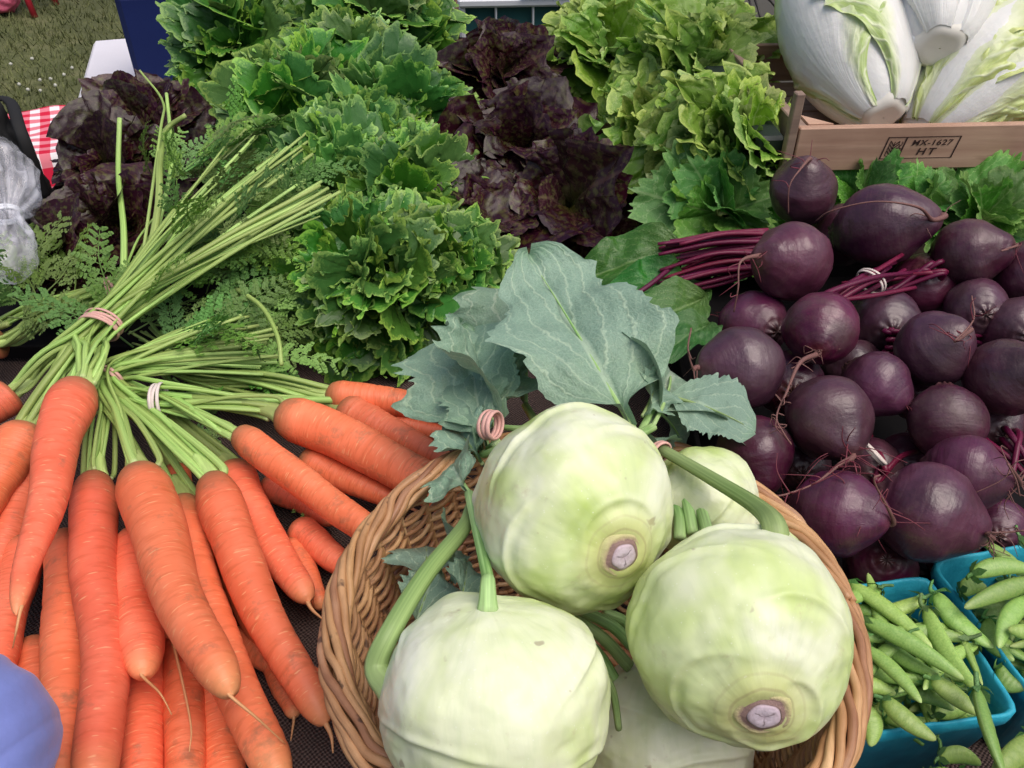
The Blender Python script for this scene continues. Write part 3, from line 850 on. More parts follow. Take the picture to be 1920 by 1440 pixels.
CARROTS = {}
CAR_RND = random.Random(5)
def carrot(bunch, c, tip, wpx, bend=0, tail=None, band=None, nst=6, ends=None, stalk_r=.0030, taper=.62, blunt=.6, seed=None):
    a, b = PZ(*c), PZ(*tip)
    seed = seed if seed is not None else len(CARROTS) + 1
    r = wpx / 2 * depth(a) / FPX
    V, F, uv, T = carrot_mesh(a, b, r, bend * depth(a) / FPX, seed, taper=taper, blunt=blunt)
    ob = part('carrot', V, F, M['carrot'], bunch, uv)
    CARROTS[seed] = ob
    rnd = CAR_RND
    if tail:
        pts = [b + 0 * b] + [PZ(*q) for q in tail]
        pts.insert(0, b - unit(b - a) * .006)
        P = spline(pts, 22)
        tpart('root_tail', P, np.linspace(.0016, .0004, 22), M['carrot_root'], ob, 6)
    elif rnd.random() < .7:
        d = unit(b - a)
        pts = [b - d * .004, b + d * .008, b + d * .02 + np.array([rnd.uniform(-.006, .006), 0, rnd.uniform(-.008, .001)])]
        tpart('root_tail', spline(pts, 10), np.linspace(.0022, .0005, 10), M['carrot_root'], ob, 6)
    if band is not None:
        d0 = unit(a - b)
        bd_ = unit(np.asarray(band[0]) - a)
        tpart('crown_sheath', spline([a - d0 * .004, a + d0 * .006, a + d0 * .012 + bd_ * .006, a + d0 * .014 + bd_ * .016], 12), r * np.array([.52, .5, .47, .45, .43, .41, .39, .36, .33, .30, .27, .22]), M['carrot_sheath'], ob, 12, .7)
        for k in range(nst):
            j = np.array([rnd.gauss(0, 1), rnd.gauss(0, 1), rnd.gauss(0, .7)])
            st = a - d0 * .003 + j * r * .22
            bj = np.asarray(band[0]) + np.array([rnd.gauss(0, 1), rnd.gauss(0, 1), rnd.gauss(0, .8)]) * band[1]
            midp = st * .55 + bj * .45 + j * .002 + np.array([0, 0, .005])
            pts = [st, st + d0 * .014 + j * .0015, midp, bj]
            if ends:
                e = np.asarray(ends[k % len(ends)]) if not callable(ends) else ends(k)
                e = e + np.array([rnd.gauss(0, .012), rnd.gauss(0, .012), rnd.gauss(0, .006)])
                if len(ends) > 0:
                    m2 = bj * .5 + e * .5 + np.array([rnd.gauss(0, .002), 0, .006])
                    pts += [m2, e]
            P = spline(pts, 30)
            rr = stalk_r * rnd.uniform(.5, 1.2) * np.linspace(1.25, .75, 30)
            tpart('stalk', P, rr, M['carrot_stalk'], ob, 7, flat=.75)
    return ob

def band_rings(parent, c, ax, rad, n, mat, seed, wdt=.0016):
    rnd = random.Random(seed)
    ax = unit(ax)
    a = unit(np.cross(ax, [0, 0, 1])); b = np.cross(a, ax)
    th = np.linspace(0, 2 * np.pi, 41)[:-1]
    for i in range(n):
        off = (i - (n - 1) / 2) * wdt * 2.0
        tl = rnd.uniform(-.25, .25)
        rx, rz_ = rad * rnd.uniform(.98, 1.1), rad * .82 * rnd.uniform(.98, 1.1)
        P = np.asarray(c) + np.cos(th)[:, None] * a * rx + np.sin(th)[:, None] * b * rz_ + (off + tl * .006 * np.sin(th + i))[:, None] * ax
        # closed ring
        T = np.roll(P, -1, 0) - np.roll(P, 1, 0); T /= np.linalg.norm(T, axis=1, keepdims=True)
        N = P - np.asarray(c); N -= T * np.sum(N * T, 1, keepdims=True); N /= np.linalg.norm(N, axis=1, keepdims=True)
        B = np.cross(T, N)
        q = np.arange(6) / 6 * 2 * np.pi
        V = P[:, None] + wdt * (.6 * np.cos(q)[None, :, None] * N[:, None] + 1.1 * np.sin(q)[None, :, None] * B[:, None])
        F = grid_faces(40, 6, True)
        last = np.array([[39 * 6 + j, 39 * 6 + (j + 1) % 6, (j + 1) % 6, j] for j in range(6)])
        part('rubber_band', V.reshape(-1, 3), np.concatenate([F, last]), M[mat], parent)

def fronds(parent, spots, seed, L=(.07, .12), face=(0, -.3, .9)):
    rnd = random.Random(seed)
    for (p, d, k) in spots:
        for _ in range(k):
            p2 = np.asarray(p) + np.array([rnd.gauss(0, .018), rnd.gauss(0, .018), rnd.gauss(0, .008)])
            dd = unit(np.asarray(d) + np.array([rnd.gauss(0, .4), rnd.gauss(0, .4), rnd.gauss(0, .25)]))
            l = rnd.uniform(*L)
            f = unit(np.asarray(face) + np.array([rnd.gauss(0, .4), rnd.gauss(0, .4), 0]))
            place('frond', FRONDS[rnd.randrange(6)], p2, p2 + dd * l, f, parent)

BANDA = PZ(190, 610, .125)
ENDS_A = [PT(470, 250, 1.025), PT(555, 258, 1.025), PT(570, 272, 1.005), PT(545, 305, 0.975), PT(605, 375, 0.925), PT(610, 395, 0.915), PT(590, 350, 0.925), PT(490, 262, 1.005), PT(420, 330, 0.925), PT(500, 330, 0.945), PT(400, 370, 0.905), PT(440, 285, 0.985)]
bA = thing('carrot_bunch', PZ(100, 800, .06), 'carrot bunch at the left edge, its long stalks fanned over the lettuces', 'carrots', 'banded carrot bunches')
carrot(bA, (25, 735, .088), (-90, 810, .08), 82, band=(BANDA, .007), nst=10, ends=ENDS_A[0:4] + ENDS_A[8:10], stalk_r=.0029, seed=1, blunt=.8)
carrot(bA, (52, 800, .085), (-70, 1020, .065), 86, band=(BANDA, .007), nst=10, ends=ENDS_A[4:8] + ENDS_A[9:11], stalk_r=.0029, seed=2)
carrot(bA, (155, 722, .118), (37, 1150, .118), 90, 12, tail=[(30, 1185, .112), (24, 1215, .10)], band=(BANDA, .007), nst=12, ends=ENDS_A[2:9], stalk_r=.0029, seed=3, taper=1.0, blunt=.5)
carrot(bA, (62, 875, .052), (-25, 1120, .045), 76, seed=4)
carrot(bA, (45, 1015, .040), (-15, 1310, .045), 82, seed=5)
band_rings(bA, BANDA, PT(430, 340, 1.0) - BANDA, .0190, 4, 'rubber', 1)
# lone tall stalks of the same bunch
for pts, rr in [([(228, 600, .115), (232, 440, .145)], .0036), ([(262, 560, .12), (295, 400, .16), (300, 300, .19)], .0042), ([(268, 540, .12), (318, 330, .16)], .0028), ([(262, 520, .12), (300, 250, .20)], .0018)]:
    q = [PZ(*p) for p in pts]
    if rr == .0036: q += [PT(222, 330, 1.0), PT(224, 222, 1.02)]
    if rr == .0042: q += [PT(310, 245, 1.08), PT(348, 216, 1.08)]
    if rr == .0028: q += [PT(320, 260, 1.08), PT(312, 175, 1.12)]
    if rr == .0018: q += [PT(305, 190, 1.12), PT(262, 132, 1.15)]
    tpart('stalk', spline(q, 34), np.linspace(rr * 1.1, rr * .8, 34), M['carrot_stalk'], bA, 8, .8)
fronds(bA, [(PT(320, 350, 1.04), (.3, .4, .5), 6), (PT(390, 320, 1.08), (.4, .4, .3), 6), (PT(450, 380, 1.03), (.5, .4, .1), 8), (PT(480, 440, .98), (.5, .3, .0), 9), (PT(370, 430, .97), (.4, .4, .1), 8), (PT(420, 480, .94), (.5, .3, .0), 8), (PT(520, 390, 1.02), (.5, .3, .0), 5), (PT(350, 330, .99), (.5, .5, .3), 4), (PT(430, 300, 1.0), (.6, .5, .2), 5), (PT(470, 370, .95), (.6, .4, .1), 5), (PT(400, 440, .91), (.6, .4, .1), 5)], 11)

BANDA2 = PZ(205, 540, .115)
bA2 = thing('carrot_bunch', PZ(0, 650, .03), 'carrot bunch mostly cut off by the left edge, tied behind the others', 'carrots', 'banded carrot bunches')
E2 = [PT(380, 430, .98), PT(330, 400, 1.0), PT(420, 470, .95), PT(350, 470, .95)]
carrot(bA2, (6, 640, .060), (-90, 665, .05), 62, band=(BANDA2, .006), nst=6, ends=E2, seed=6)
carrot(bA2, (-20, 610, .055), (-110, 600, .05), 62, band=(BANDA2, .006), nst=6, ends=E2, seed=7)
band_rings(bA2, BANDA2, (.8, .5, .1), .012, 3, 'rubber', 2)
fronds(bA2, [(PT(60, 560, .92), (-.3, .3, .4), 5), (PT(140, 545, .92), (.1, .4, .4), 5), (PT(20, 580, .9), (-.4, .2, .3), 4), (PT(330, 480, .94), (.4, .3, .2), 6)], 12)

BANDB = PZ(203, 706, .095)
ENDS_B = [PZ(500, 680, .085), PZ(490, 612, .09), PZ(480, 645, .085), PZ(505, 700, .07), PZ(430, 600, .09), PZ(460, 590, .10)]
bB = thing('carrot_bunch', PZ(260, 1150, .02), 'large carrot bunch in the front, tips pointing at the viewer', 'carrots', 'banded carrot bunches')
kb = dict(band=(BANDB, .0065), ends=ENDS_B, stalk_r=.0027)
carrot(bB, (182, 890, .074), (190, 1500, .072), 80, -4, nst=8, seed=10, taper=.3, **kb)
carrot(bB, (262, 886, .100), (432, 1305, .112), 108, 14, tail=[(480, 1345, .100), (535, 1395, .075)], nst=11, seed=11, taper=.62, blunt=.7, **kb)
carrot(bB, (395, 892, .088), (612, 1360, .055), 88, 14, nst=11, seed=12, taper=.6, **kb)
carrot(bB, (345, 935, .058), (528, 1475, .068), 86, 22, seed=13, taper=.5, nst=3, **kb)
carrot(bB, (432, 872, .055), (578, 1130, .045), 78, 10, seed=14, nst=3, **kb)
carrot(bB, (118, 1000, .048), (108, 1510, .058), 80, -10, seed=15, taper=.35)
carrot(bB, (255, 1000, .052), (267, 1268, .078), 74, 4, tail=[(300, 1300, .062), (322, 1340, .055)], seed=16, taper=.1, blunt=1.6)
carrot(bB, (270, 1180, .026), (273, 1510, .034), 82, 0, seed=17, taper=.3)
carrot(bB, (338, 1120, .024), (350, 1510, .030), 80, 0, seed=18, taper=.3)
carrot(bB, (308, 1000, .034), (322, 1195, .050), 64, 0, tail=[(340, 1270, .055), (358, 1360, .053), (355, 1410, .05)], seed=19)
carrot(bB, (400, 1180, .018), (432, 1520, .022), 78, 0, seed=20, taper=.3)
carrot(bB, (425, 1010, .034), (492, 1202, .036), 66, 4, seed=21, taper=.4, blunt=1.0)
carrot(bB, (440, 1190, .016), (650, 1310, .018), 66, 0, seed=22)
carrot(bB, (505, 1220, .014), (551, 1345, .014), 52, 0, seed=23, tail=[(548, 1370, .008), (545, 1390, .004)])
carrot(bB, (545, 1015, .028), (605, 1140, .024), 54, 0, seed=24)
carrot(bB, (325, 880, .045), (348, 1010, .036), 62, 0, seed=25, nst=3, **kb)
carrot(bB, (60, 1200, .022), (78, 1520, .022), 80, 0, seed=26)
carrot(bB, (175, 1250, .022), (180, 1520, .022), 80, 0, seed=27)
band_rings(bB, BANDB, (.35, .75, .1), .015, 2, 'rubber', 3)
fronds(bB, [(PZ(300, 690, .075), (.7, .2, .1), 5), (PZ(250, 640, .08), (.3, .4, .2), 5), (PZ(380, 720, .05), (.8, .1, .1), 5), (PZ(330, 640, .085), (.7, .3, .1), 8), (PZ(420, 620, .085), (.7, .3, .1), 8), (PZ(400, 560, .08), (.5, .4, .2), 8), (PZ(470, 540, .08), (.5, .4, .2), 9), (PZ(520, 480, .10), (.4, .4, .3), 8), (PZ(300, 560, .10), (.3, .4, .3), 6), (PZ(430, 690, .06), (.8, .1, .1), 6)], 13)
# drooping stalk
tpart('stalk', spline([PZ(440, 540, .11), PZ(490, 575, .12), PZ(520, 630, .115), PZ(528, 685, .10)], 20), np.linspace(.0026, .0022, 20), M['carrot_stalk'], bB, 7)

BANDC = PZ(298, 750, .098)
ENDS_C = [PZ(200, 735, .07), PZ(180, 745, .065), PZ(210, 760, .065)]
bC = thing('carrot_bunch', PZ(620, 850, .02), 'carrot bunch pointing right, tucked behind the wicker basket', 'carrots', 'banded carrot bunches')
kc = dict(band=(BANDC, .006), ends=ENDS_C)
carrot(bC, (440, 814, .095), (712, 1015, .070), 64, -6, nst=9, seed=30, taper=.25, **kc)
carrot(bC, (522, 775, .085), (860, 935, .066), 86, -8, nst=12, seed=31, taper=.25, **kc)
carrot(bC, (640, 765, .055), (850, 880, .048), 72, -4, seed=32, nst=3, **kc)
carrot(bC, (568, 855, .052), (765, 950, .040), 66, 0, seed=33)
carrot(bC, (498, 905, .034), (630, 978, .028), 58, 0, seed=34)
carrot(bC, (555, 985, .032), (690, 1095, .028), 66, 0, seed=35)
band_rings(bC, BANDC, (1, .1, 0), .0165, 3, 'white_rubber', 4)
bD = thing('carrot_bunch', PZ(700, 760, .02), 'darker carrot bunch farthest back, beside the kohlrabi leaves', 'carrots', 'banded carrot bunches')
BANDD = PZ(360, 700, .07)
kd = dict(band=(BANDD, .008), ends=[PZ(250, 650, .06), PZ(270, 620, .06)])
carrot(bD, (612, 737, .060), (870, 775, .050), 66, -4, nst=12, seed=36, **kd)
carrot(bD, (648, 778, .036), (870, 822, .030), 54, 0, seed=37, nst=4, **kd)
fronds(bD, [(PZ(380, 830, .03), (.2, -.3, .1), 5), (PZ(540, 900, .03), (.3, -.6, .1), 2), (PZ(330, 830, .03), (.2, -.4, .1), 4)], 14, (.04, .06))
# ------------------------------------------------------------------ wicker basket
BC, BR, BZ = np.array([.048, .317]), .153, .155
def basket():
    t = thing('wicker_basket', (BC[0], BC[1], 0), 'round wicker basket heaped with kohlrabi', 'basket')
    NS = 38
    rad = lambda z: .118 + (BR - .118) * np.clip(z / BZ, 0, 1) ** .8
    for i in range(NS):
        a = (i + .5) / NS * 2 * np.pi
        for k in (-.55, .55):
            aa = a + k * .012
            z = np.linspace(.006, BZ, 12)
            P = np.stack([BC[0] + rad(z) * np.cos(aa), BC[1] + rad(z) * np.sin(aa), z], -1)
            tpart('stake', P, .0018, M['wicker'], t, 6)
    rows = 34
    rr = random.Random(3)
    for k in range(rows):
        z0 = .008 + (BZ - .018) * k / (rows - 1)
        n = NS * 5
        th = np.linspace(0, 2 * np.pi, n + 1) + k * .4
        amp = .0032
        r = rad(z0) + amp * np.cos(th * NS / 2 + (k % 2) * np.pi) + .0006 * n1(th * 5 + k, k)
        z = z0 + .0015 * np.sin(th * NS / 2 + 1 + (k % 2) * np.pi) + .0012 * n1(th * 4, k + 50)
        P = np.stack([BC[0] + r * np.cos(th), BC[1] + r * np.sin(th), z], -1)
        tpart('weaver', P, .0020 * (1 + .12 * n1(th * 7 + k, k + 9)), M['wicker'], t, 6)
    # rolled border: rods that wind slowly round the rim
    NR = 9
    for k in range(NR):
        th = np.linspace(0, 2 * np.pi, 300)
        ph = th * 5 + k * 2 * np.pi / NR + .5 * n1(th * 6, 60) + .25 * n1(th * 9 + k * 5, k)
        rr_ = .0070 + .0014 * n1(th * 9 + k * 7, k)
        r = BR + .002 + rr_ * np.cos(ph)
        z = BZ + .004 + rr_ * .85 * np.sin(ph) + .0018 * n1(th * 3, 77)
        P = np.stack([BC[0] + r * np.cos(th), BC[1] + r * np.sin(th), z], -1)
        tpart('border_rod', P, .0027 * (1 + .16 * n1(th * 12 + k * 3, k + 30)), M['wicker'], t, 8)
    # base disc of flat weave
    for k in range(11):
        q = .012 + k * .0098
        th = np.linspace(0, 2 * np.pi, 70)
        P = np.stack([BC[0] + q * np.cos(th), BC[1] + q * np.sin(th), .006 + .001 * np.cos(th * 12 + k * np.pi)], -1)
        tpart('base_weaver', P, .0052, M['wicker'], t, 6)
basket()

# ------------------------------------------------------------------ kohlrabi
RIGHT = np.array([1.0, 0, 0])
def camdir(x, y, tw): return unit(RIGHT * x + UP * y - FW * tw)      # right, up in the picture, toward the viewer
def mat_kroot():
    n = Nodes('kohl_root'); ob = n.offs(n.co()); u, v, _ = n.sep(n.co('UV'))
    c = n.ramp(n.math('ADD', v, n.math('MULTIPLY', n.noise(ob, 160, 4, .7), .7)), (.35, (.60, .60, .27)), (.7, (.54, .47, .25)), (.95, (.42, .31, .22)), (1.3, (.28, .18, .16)))
    M['kohl_root'] = n.bsdf(c, .7, .3, n.bump(n.noise(ob, 300, 4, .7), .7, .0015))
mat_kroot()
def mat_scar():
    n = Nodes('cut_root'); uv = n.co('UV'); u, v, _ = n.sep(uv); ob = n.co()
    c = n.ramp(v, (0, (.46, .36, .42)), (.35, (.66, .56, .64)), (.75, (.58, .46, .52)), (.92, (.20, .12, .10)), (1, (.30, .22, .15)))
    st = n.math('ABSOLUTE', n.math('SINE', n.math('MULTIPLY', n.math('ADD', u, n.math('MULTIPLY', n.noise(ob, 300, 2), .1)), 9.42)))
    cr = n.math('MULTIPLY', n.ramp(st, (0, 1.0), (.22, 0.0)), n.ramp(v, (.0, 1.0), (.45, .8), (.6, 0.0)))
    c = n.mix(cr, c, (.05, .03, .03))
    c = n.mix(n.ramp(n.noise(ob, 260, 4, .7), (.45, 0.0), (.7, .5)), c, (.30, .22, .22))
    M['scar'] = n.bsdf(c, .7, .3, n.bump(n.noise(ob, 400, 3), .5, .001))
mat_scar()

def kohlrabi(c, r, axis, label, squash=.92, seed=0, nsc=9, scar=True, scars=None, spin=0.0):
    c = np.asarray(c); ax = unit(axis)
    a = unit(np.cross(ax, [0.2, .1, 1])); b = np.cross(ax, a)
    t = thing('kohlrabi', c, label, 'kohlrabi', 'kohlrabi in the wicker basket')
    nt_, npz = 170, 200
    th = np.linspace(0.0, np.pi, nt_); ph = np.arange(npz) / npz * 2 * np.pi
    TH, PH = np.meshgrid(th, ph, indexing='ij')
    D = np.stack([np.sin(TH) * np.cos(PH), np.sin(TH) * np.sin(PH), -np.cos(TH)], -1)    # root end at TH = pi
    rr = 1 + .075 * fbm(D * 1.25 + seed * 3.1, 2, seed) + .016 * fbm(D * 4 + seed, 3, seed + 5)
    rnd = np.random.default_rng(seed + 1)
    for k in range(nsc):
        t0 = .65 + 2.0 * (k + .5) / nsc + rnd.uniform(-.1, .1); p0 = k * 2.4 + spin + rnd.uniform(-.2, .2)
        dp = (PH - p0 + np.pi) % (2 * np.pi) - np.pi
        A = dp * np.sin(t0); B = TH - t0 - .28 * A ** 2
        wd = rnd.uniform(.5, .75)
        env = np.exp(-(A / wd) ** 4)
        rr = rr + env * (.026 * np.exp(-(B / .05) ** 2) * (B < 0) + .026 * np.exp(-(B / .022) ** 2) * (B >= 0) - .016 * np.exp(-((B - .075) / .05) ** 2) + .012 * np.exp(-((B + .15) / .14) ** 2))
    # spiral rings towards the root, hollow at the leaf end
    w_ = sstep(2.25, 2.7, TH)
    rr = rr + w_ * .012 * np.sin(TH * 20 + PH * 1.0 + seed) - .02 * sstep(2.9, 3.14, TH) - .05 * np.exp(-(TH / .35) ** 2)
    L = D * rr[..., None] * np.array([1, 1, squash])
    W = c + r * (L[..., 0:1] * a + L[..., 1:2] * b + L[..., 2:3] * ax)
    uv = np.stack([PH / 2 / np.pi, TH / np.pi], -1)
    part('bulb', W.reshape(-1, 3), grid_faces(nt_, npz, True)[:, ::-1], M['kohl'], t, uv.reshape(-1, 2))
    if scar:
        base = W[-1].mean(0)
        prof = [(.30, -.05), (.265, .006), (.24, .012), (.215, .006), (.19, .022), (.165, .03)]
        q = np.arange(40) / 40 * 2 * np.pi
        def lath(prof):
            V = np.array([[base + r * (.82 * p * (1 + .05 * math.sin(2 * x + seed) + .03 * math.sin(5 * x)) * (math.cos(x) * a + math.sin(x) * b) + h * ax) for x in q] for p, h in prof])
            U = np.array([[(x / 6.2832, i / (len(prof) - 1)) for x in q] for i in range(len(prof))])
            return V.reshape(-1, 3), grid_faces(len(prof), 40, True), U.reshape(-1, 2)
        V, F, U = lath(prof)
        st = part('root_stub', V, F, M['kohl_root'], t, U)
        V, F, U = lath([(.002, .036), (.04, .042), (.085, .044), (.13, .041), (.158, .032), (.166, .0)])
        part('cut_face', V, F, M['scar'], st, U)
    return t

K1c, K3c, K2c = PT(1065, 957, .50), PT(1383, 1188, .45), PT(922, 1305, .43)
K1 = kohlrabi(K1c, .0600, camdir(.46, -.30, .83), 'topmost pale green kohlrabi with the large blue green leaves behind it', .97, 3, 8, spin=.5)
K2 = kohlrabi(K2c, .0600, camdir(.06, -.85, -.15), 'whitish kohlrabi at the front left of the basket, leaf stalks curving up', .90, 5, 7, spin=1.2)
K3 = kohlrabi(K3c, .0595, camdir(-.03, -.40, .90), 'pale green kohlrabi on the right of the basket, small round root scar', .95, 8, 9, spin=2.2)
K4 = kohlrabi(PT(1315, 945, .575), .040, (0.5, .3, -.8), 'kohlrabi mostly hidden behind the topmost one, at the right rim', .95, 11, 6, scar=False)
K5 = kohlrabi(PT(1250, 1385, .525), .055, (0.1, -.6, -.6), 'shaded kohlrabi at the bottom of the basket under the others', .9, 13, 6, scar=False)

KL = [mesh('leaf', *blade_leaf(i + 3, width=w_, lobes=lo, teeth=.035, wave=wa, bend=be, fold=fo, prof=pr, nr=60, na=41, nveins=6), True, [M['kohl_leaf']])
      for i, (w_, lo, wa, be, fo, pr) in enumerate([
          (.31, .34, .055, .15, .12, (.08, .42, .8)), (.32, .35, .08, .6, .35, (.12, .5, .8)), (.36, .3, .07, .9, .25, (.15, .5, .7)), (.28, .4, .09, .4, .5, (.12, .45, .9)), (.46, .2, .05, .5, .12, (.08, .5, .6))])]
def kleaf(par, k, base, tip, face=(0, -.5, .8), stalk=None, sr=.004):
    lf = place('leaf', KL[k], base, tip, face, par)
    # raised midrib under the blade's centre line follows the bend of the shared mesh
    b = [.15, .6, .9, .4, .5][k]
    s = np.linspace(0, .88, 18)
    L = np.linalg.norm(np.asarray(tip) - np.asarray(base))
    loc = np.stack([0 * s, np.sin(b * s) / b, (np.cos(b * s) - 1) / b - .008], -1)
    V, F, U = tube(loc, np.linspace(.022, .004, 18) * (.08 / L if L > .08 else 1), 7)
    me = mesh('midrib', V, F, U, True, [M['kohl_stalk']])
    mr = bpy.data.objects.new('midrib', me); COL.objects.link(mr); mr.parent = lf
    if stalk is not None:
        P = spline(list(stalk) + [np.asarray(base)], 20)
        tpart('leaf_stalk', P, sr * (.82 + .6 * np.exp(-np.linspace(0, 1, 20) * 7)), M['kohl_stalk'], par, 9, .8)
kt = K1c + UP * .050 + FW * .045
kleaf(K1, 0, PT(1185, 800, .565), PT(990, 452, .68), camdir(.05, .35, .9), [PT(1140, 830, .55), PT(1180, 812, .56)])
kleaf(K1, 3, PT(985, 760, .66), PT(985, 452, .78), camdir(-.3, .3, .9), [PT(1010, 800, .62)])
kleaf(K1, 1, PT(905, 850, .60), PT(850, 528, .70), camdir(-.2, .3, .9), [PT(960, 830, .56), PT(915, 850, .58)])
kleaf(K1, 3, PT(930, 800, .60), PT(890, 560, .70), camdir(.5, .3, .8), [PT(985, 805, .57)], .003)
kleaf(K1, 1, PT(915, 840, .60), PT(870, 655, .64), camdir(-.2, .4, .85), [PT(930, 830, .58)], .003)
kleaf(K1, 3, PT(905, 870, .585), PT(835, 765, .64), camdir(-.2, .6, .8), None)
kleaf(K1, 2, PT(1225, 800, .575), PT(1345, 580, .70), camdir(.4, .4, .8), [PT(1190, 820, .56)])
kleaf(K1, 4, PT(1245, 740, .61), PT(1425, 775, .585), camdir(-.1, .75, .66), [PT(1195, 825, .565), PT(1222, 770, .595)], .003)
kleaf(K1, 2, PT(1235, 770, .61), PT(1330, 850, .62), camdir(.1, .6, .8), None)
kleaf(K1, 3, PT(1205, 780, .58), PT(1255, 690, .62), camdir(.6, .3, .7), None)
band_rings(K1, PT(921, 797, .575), PT(1000, 800, .56) - PT(870, 790, .59), .0105, 3, 'rubber', 21)
kleaf(K2, 1, PT(880, 925, .535), PT(815, 830, .60), camdir(-.3, .3, .9), [K2c + camdir(-.03, .80, .25) * .05, K2c + camdir(-.03, .97, .12) * .062, PT(915, 1085, .455), PT(903, 1030, .485)], .0042)
kleaf(K2, 2, PT(868, 985, .52), PT(790, 1060, .56), camdir(-.2, .5, .8), None)
tpart('leaf_stalk', spline([K2c + camdir(-.86, .12, .2) * .05, K2c + camdir(-.955, .26, .05) * .0615, PT(735, 1180, .432), PT(800, 1075, .47), PT(868, 992, .52), PT(885, 950, .55)], 30), (.0045 + .0030 * np.exp(-np.linspace(0, 1, 30) * 2) + .003 * np.exp(-np.linspace(0, 1, 30) * 14)), M['kohl_stalk'], K2, 10, .75)
kleaf(K2, 3, PT(770, 1190, .50), PT(830, 1040, .54), camdir(.2, .2, .9), None)
kleaf(K2, 3, PT(860, 1140, .49), PT(890, 1035, .53), camdir(.3, .2, .9), None)
kleaf(K2, 2, PT(800, 1110, .53), PT(800, 960, .58), camdir(.1, .3, .9), None)
tpart('leaf_stalk', spline([K3c + camdir(.36, .80, 0) * .05, K3c + camdir(.34, .98, -.02) * .062, PT(1420, 950, .482), PT(1340, 900, .52), PT(1240, 842, .565)], 24), np.linspace(.0080, .0050, 24), M['kohl_stalk'], K3, 10, .7)
kleaf(K3, 2, PT(1245, 845, .568), PT(1190, 770, .62), camdir(.3, .5, .8), None)
band_rings(K3, PT(1237, 845, .566), PT(1340, 900, .52) - PT(1240, 842, .565), .0075, 3, 'rubber', 22, .0013)
for a_, b_ in (((1300, 1000, .53), (1250, 880, .57)), ((1330, 1010, .52), (1270, 895, .575)), ((1275, 1010, .53), (1252, 930, .56))):
    tpart('leaf_stalk', spline([PT(*a_), (PT(*a_) + PT(*b_)) / 2 + np.array([.003, 0, .004]), PT(*b_)], 14), np.linspace(.0042, .0035, 14), M['kohl_stalk'], K4, 9, .8)
for a_, b_ in (((1060, 1150, .52), (1180, 1250, .52)), ((1090, 1145, .53), (1190, 1215, .53)), ((1130, 1150, .54), (1190, 1190, .55)), ((1075, 1180, .53), (1165, 1300, .52))):
    tpart('leaf_stalk', spline([PT(*a_), (PT(*a_) + PT(*b_)) / 2 + np.array([.002, 0, .004]), PT(*b_)], 14), np.linspace(.004, .0045, 14), M['kohl_stalk'], K5, 8, .8)
tpart('leaf_stalk', spline([PT(1130, 1260, .455), PT(1150, 1300, .47), PT(1160, 1365, .475)], 12), np.linspace(.004, .0035, 12), M['kohl_stalk'], K2, 8, .6)

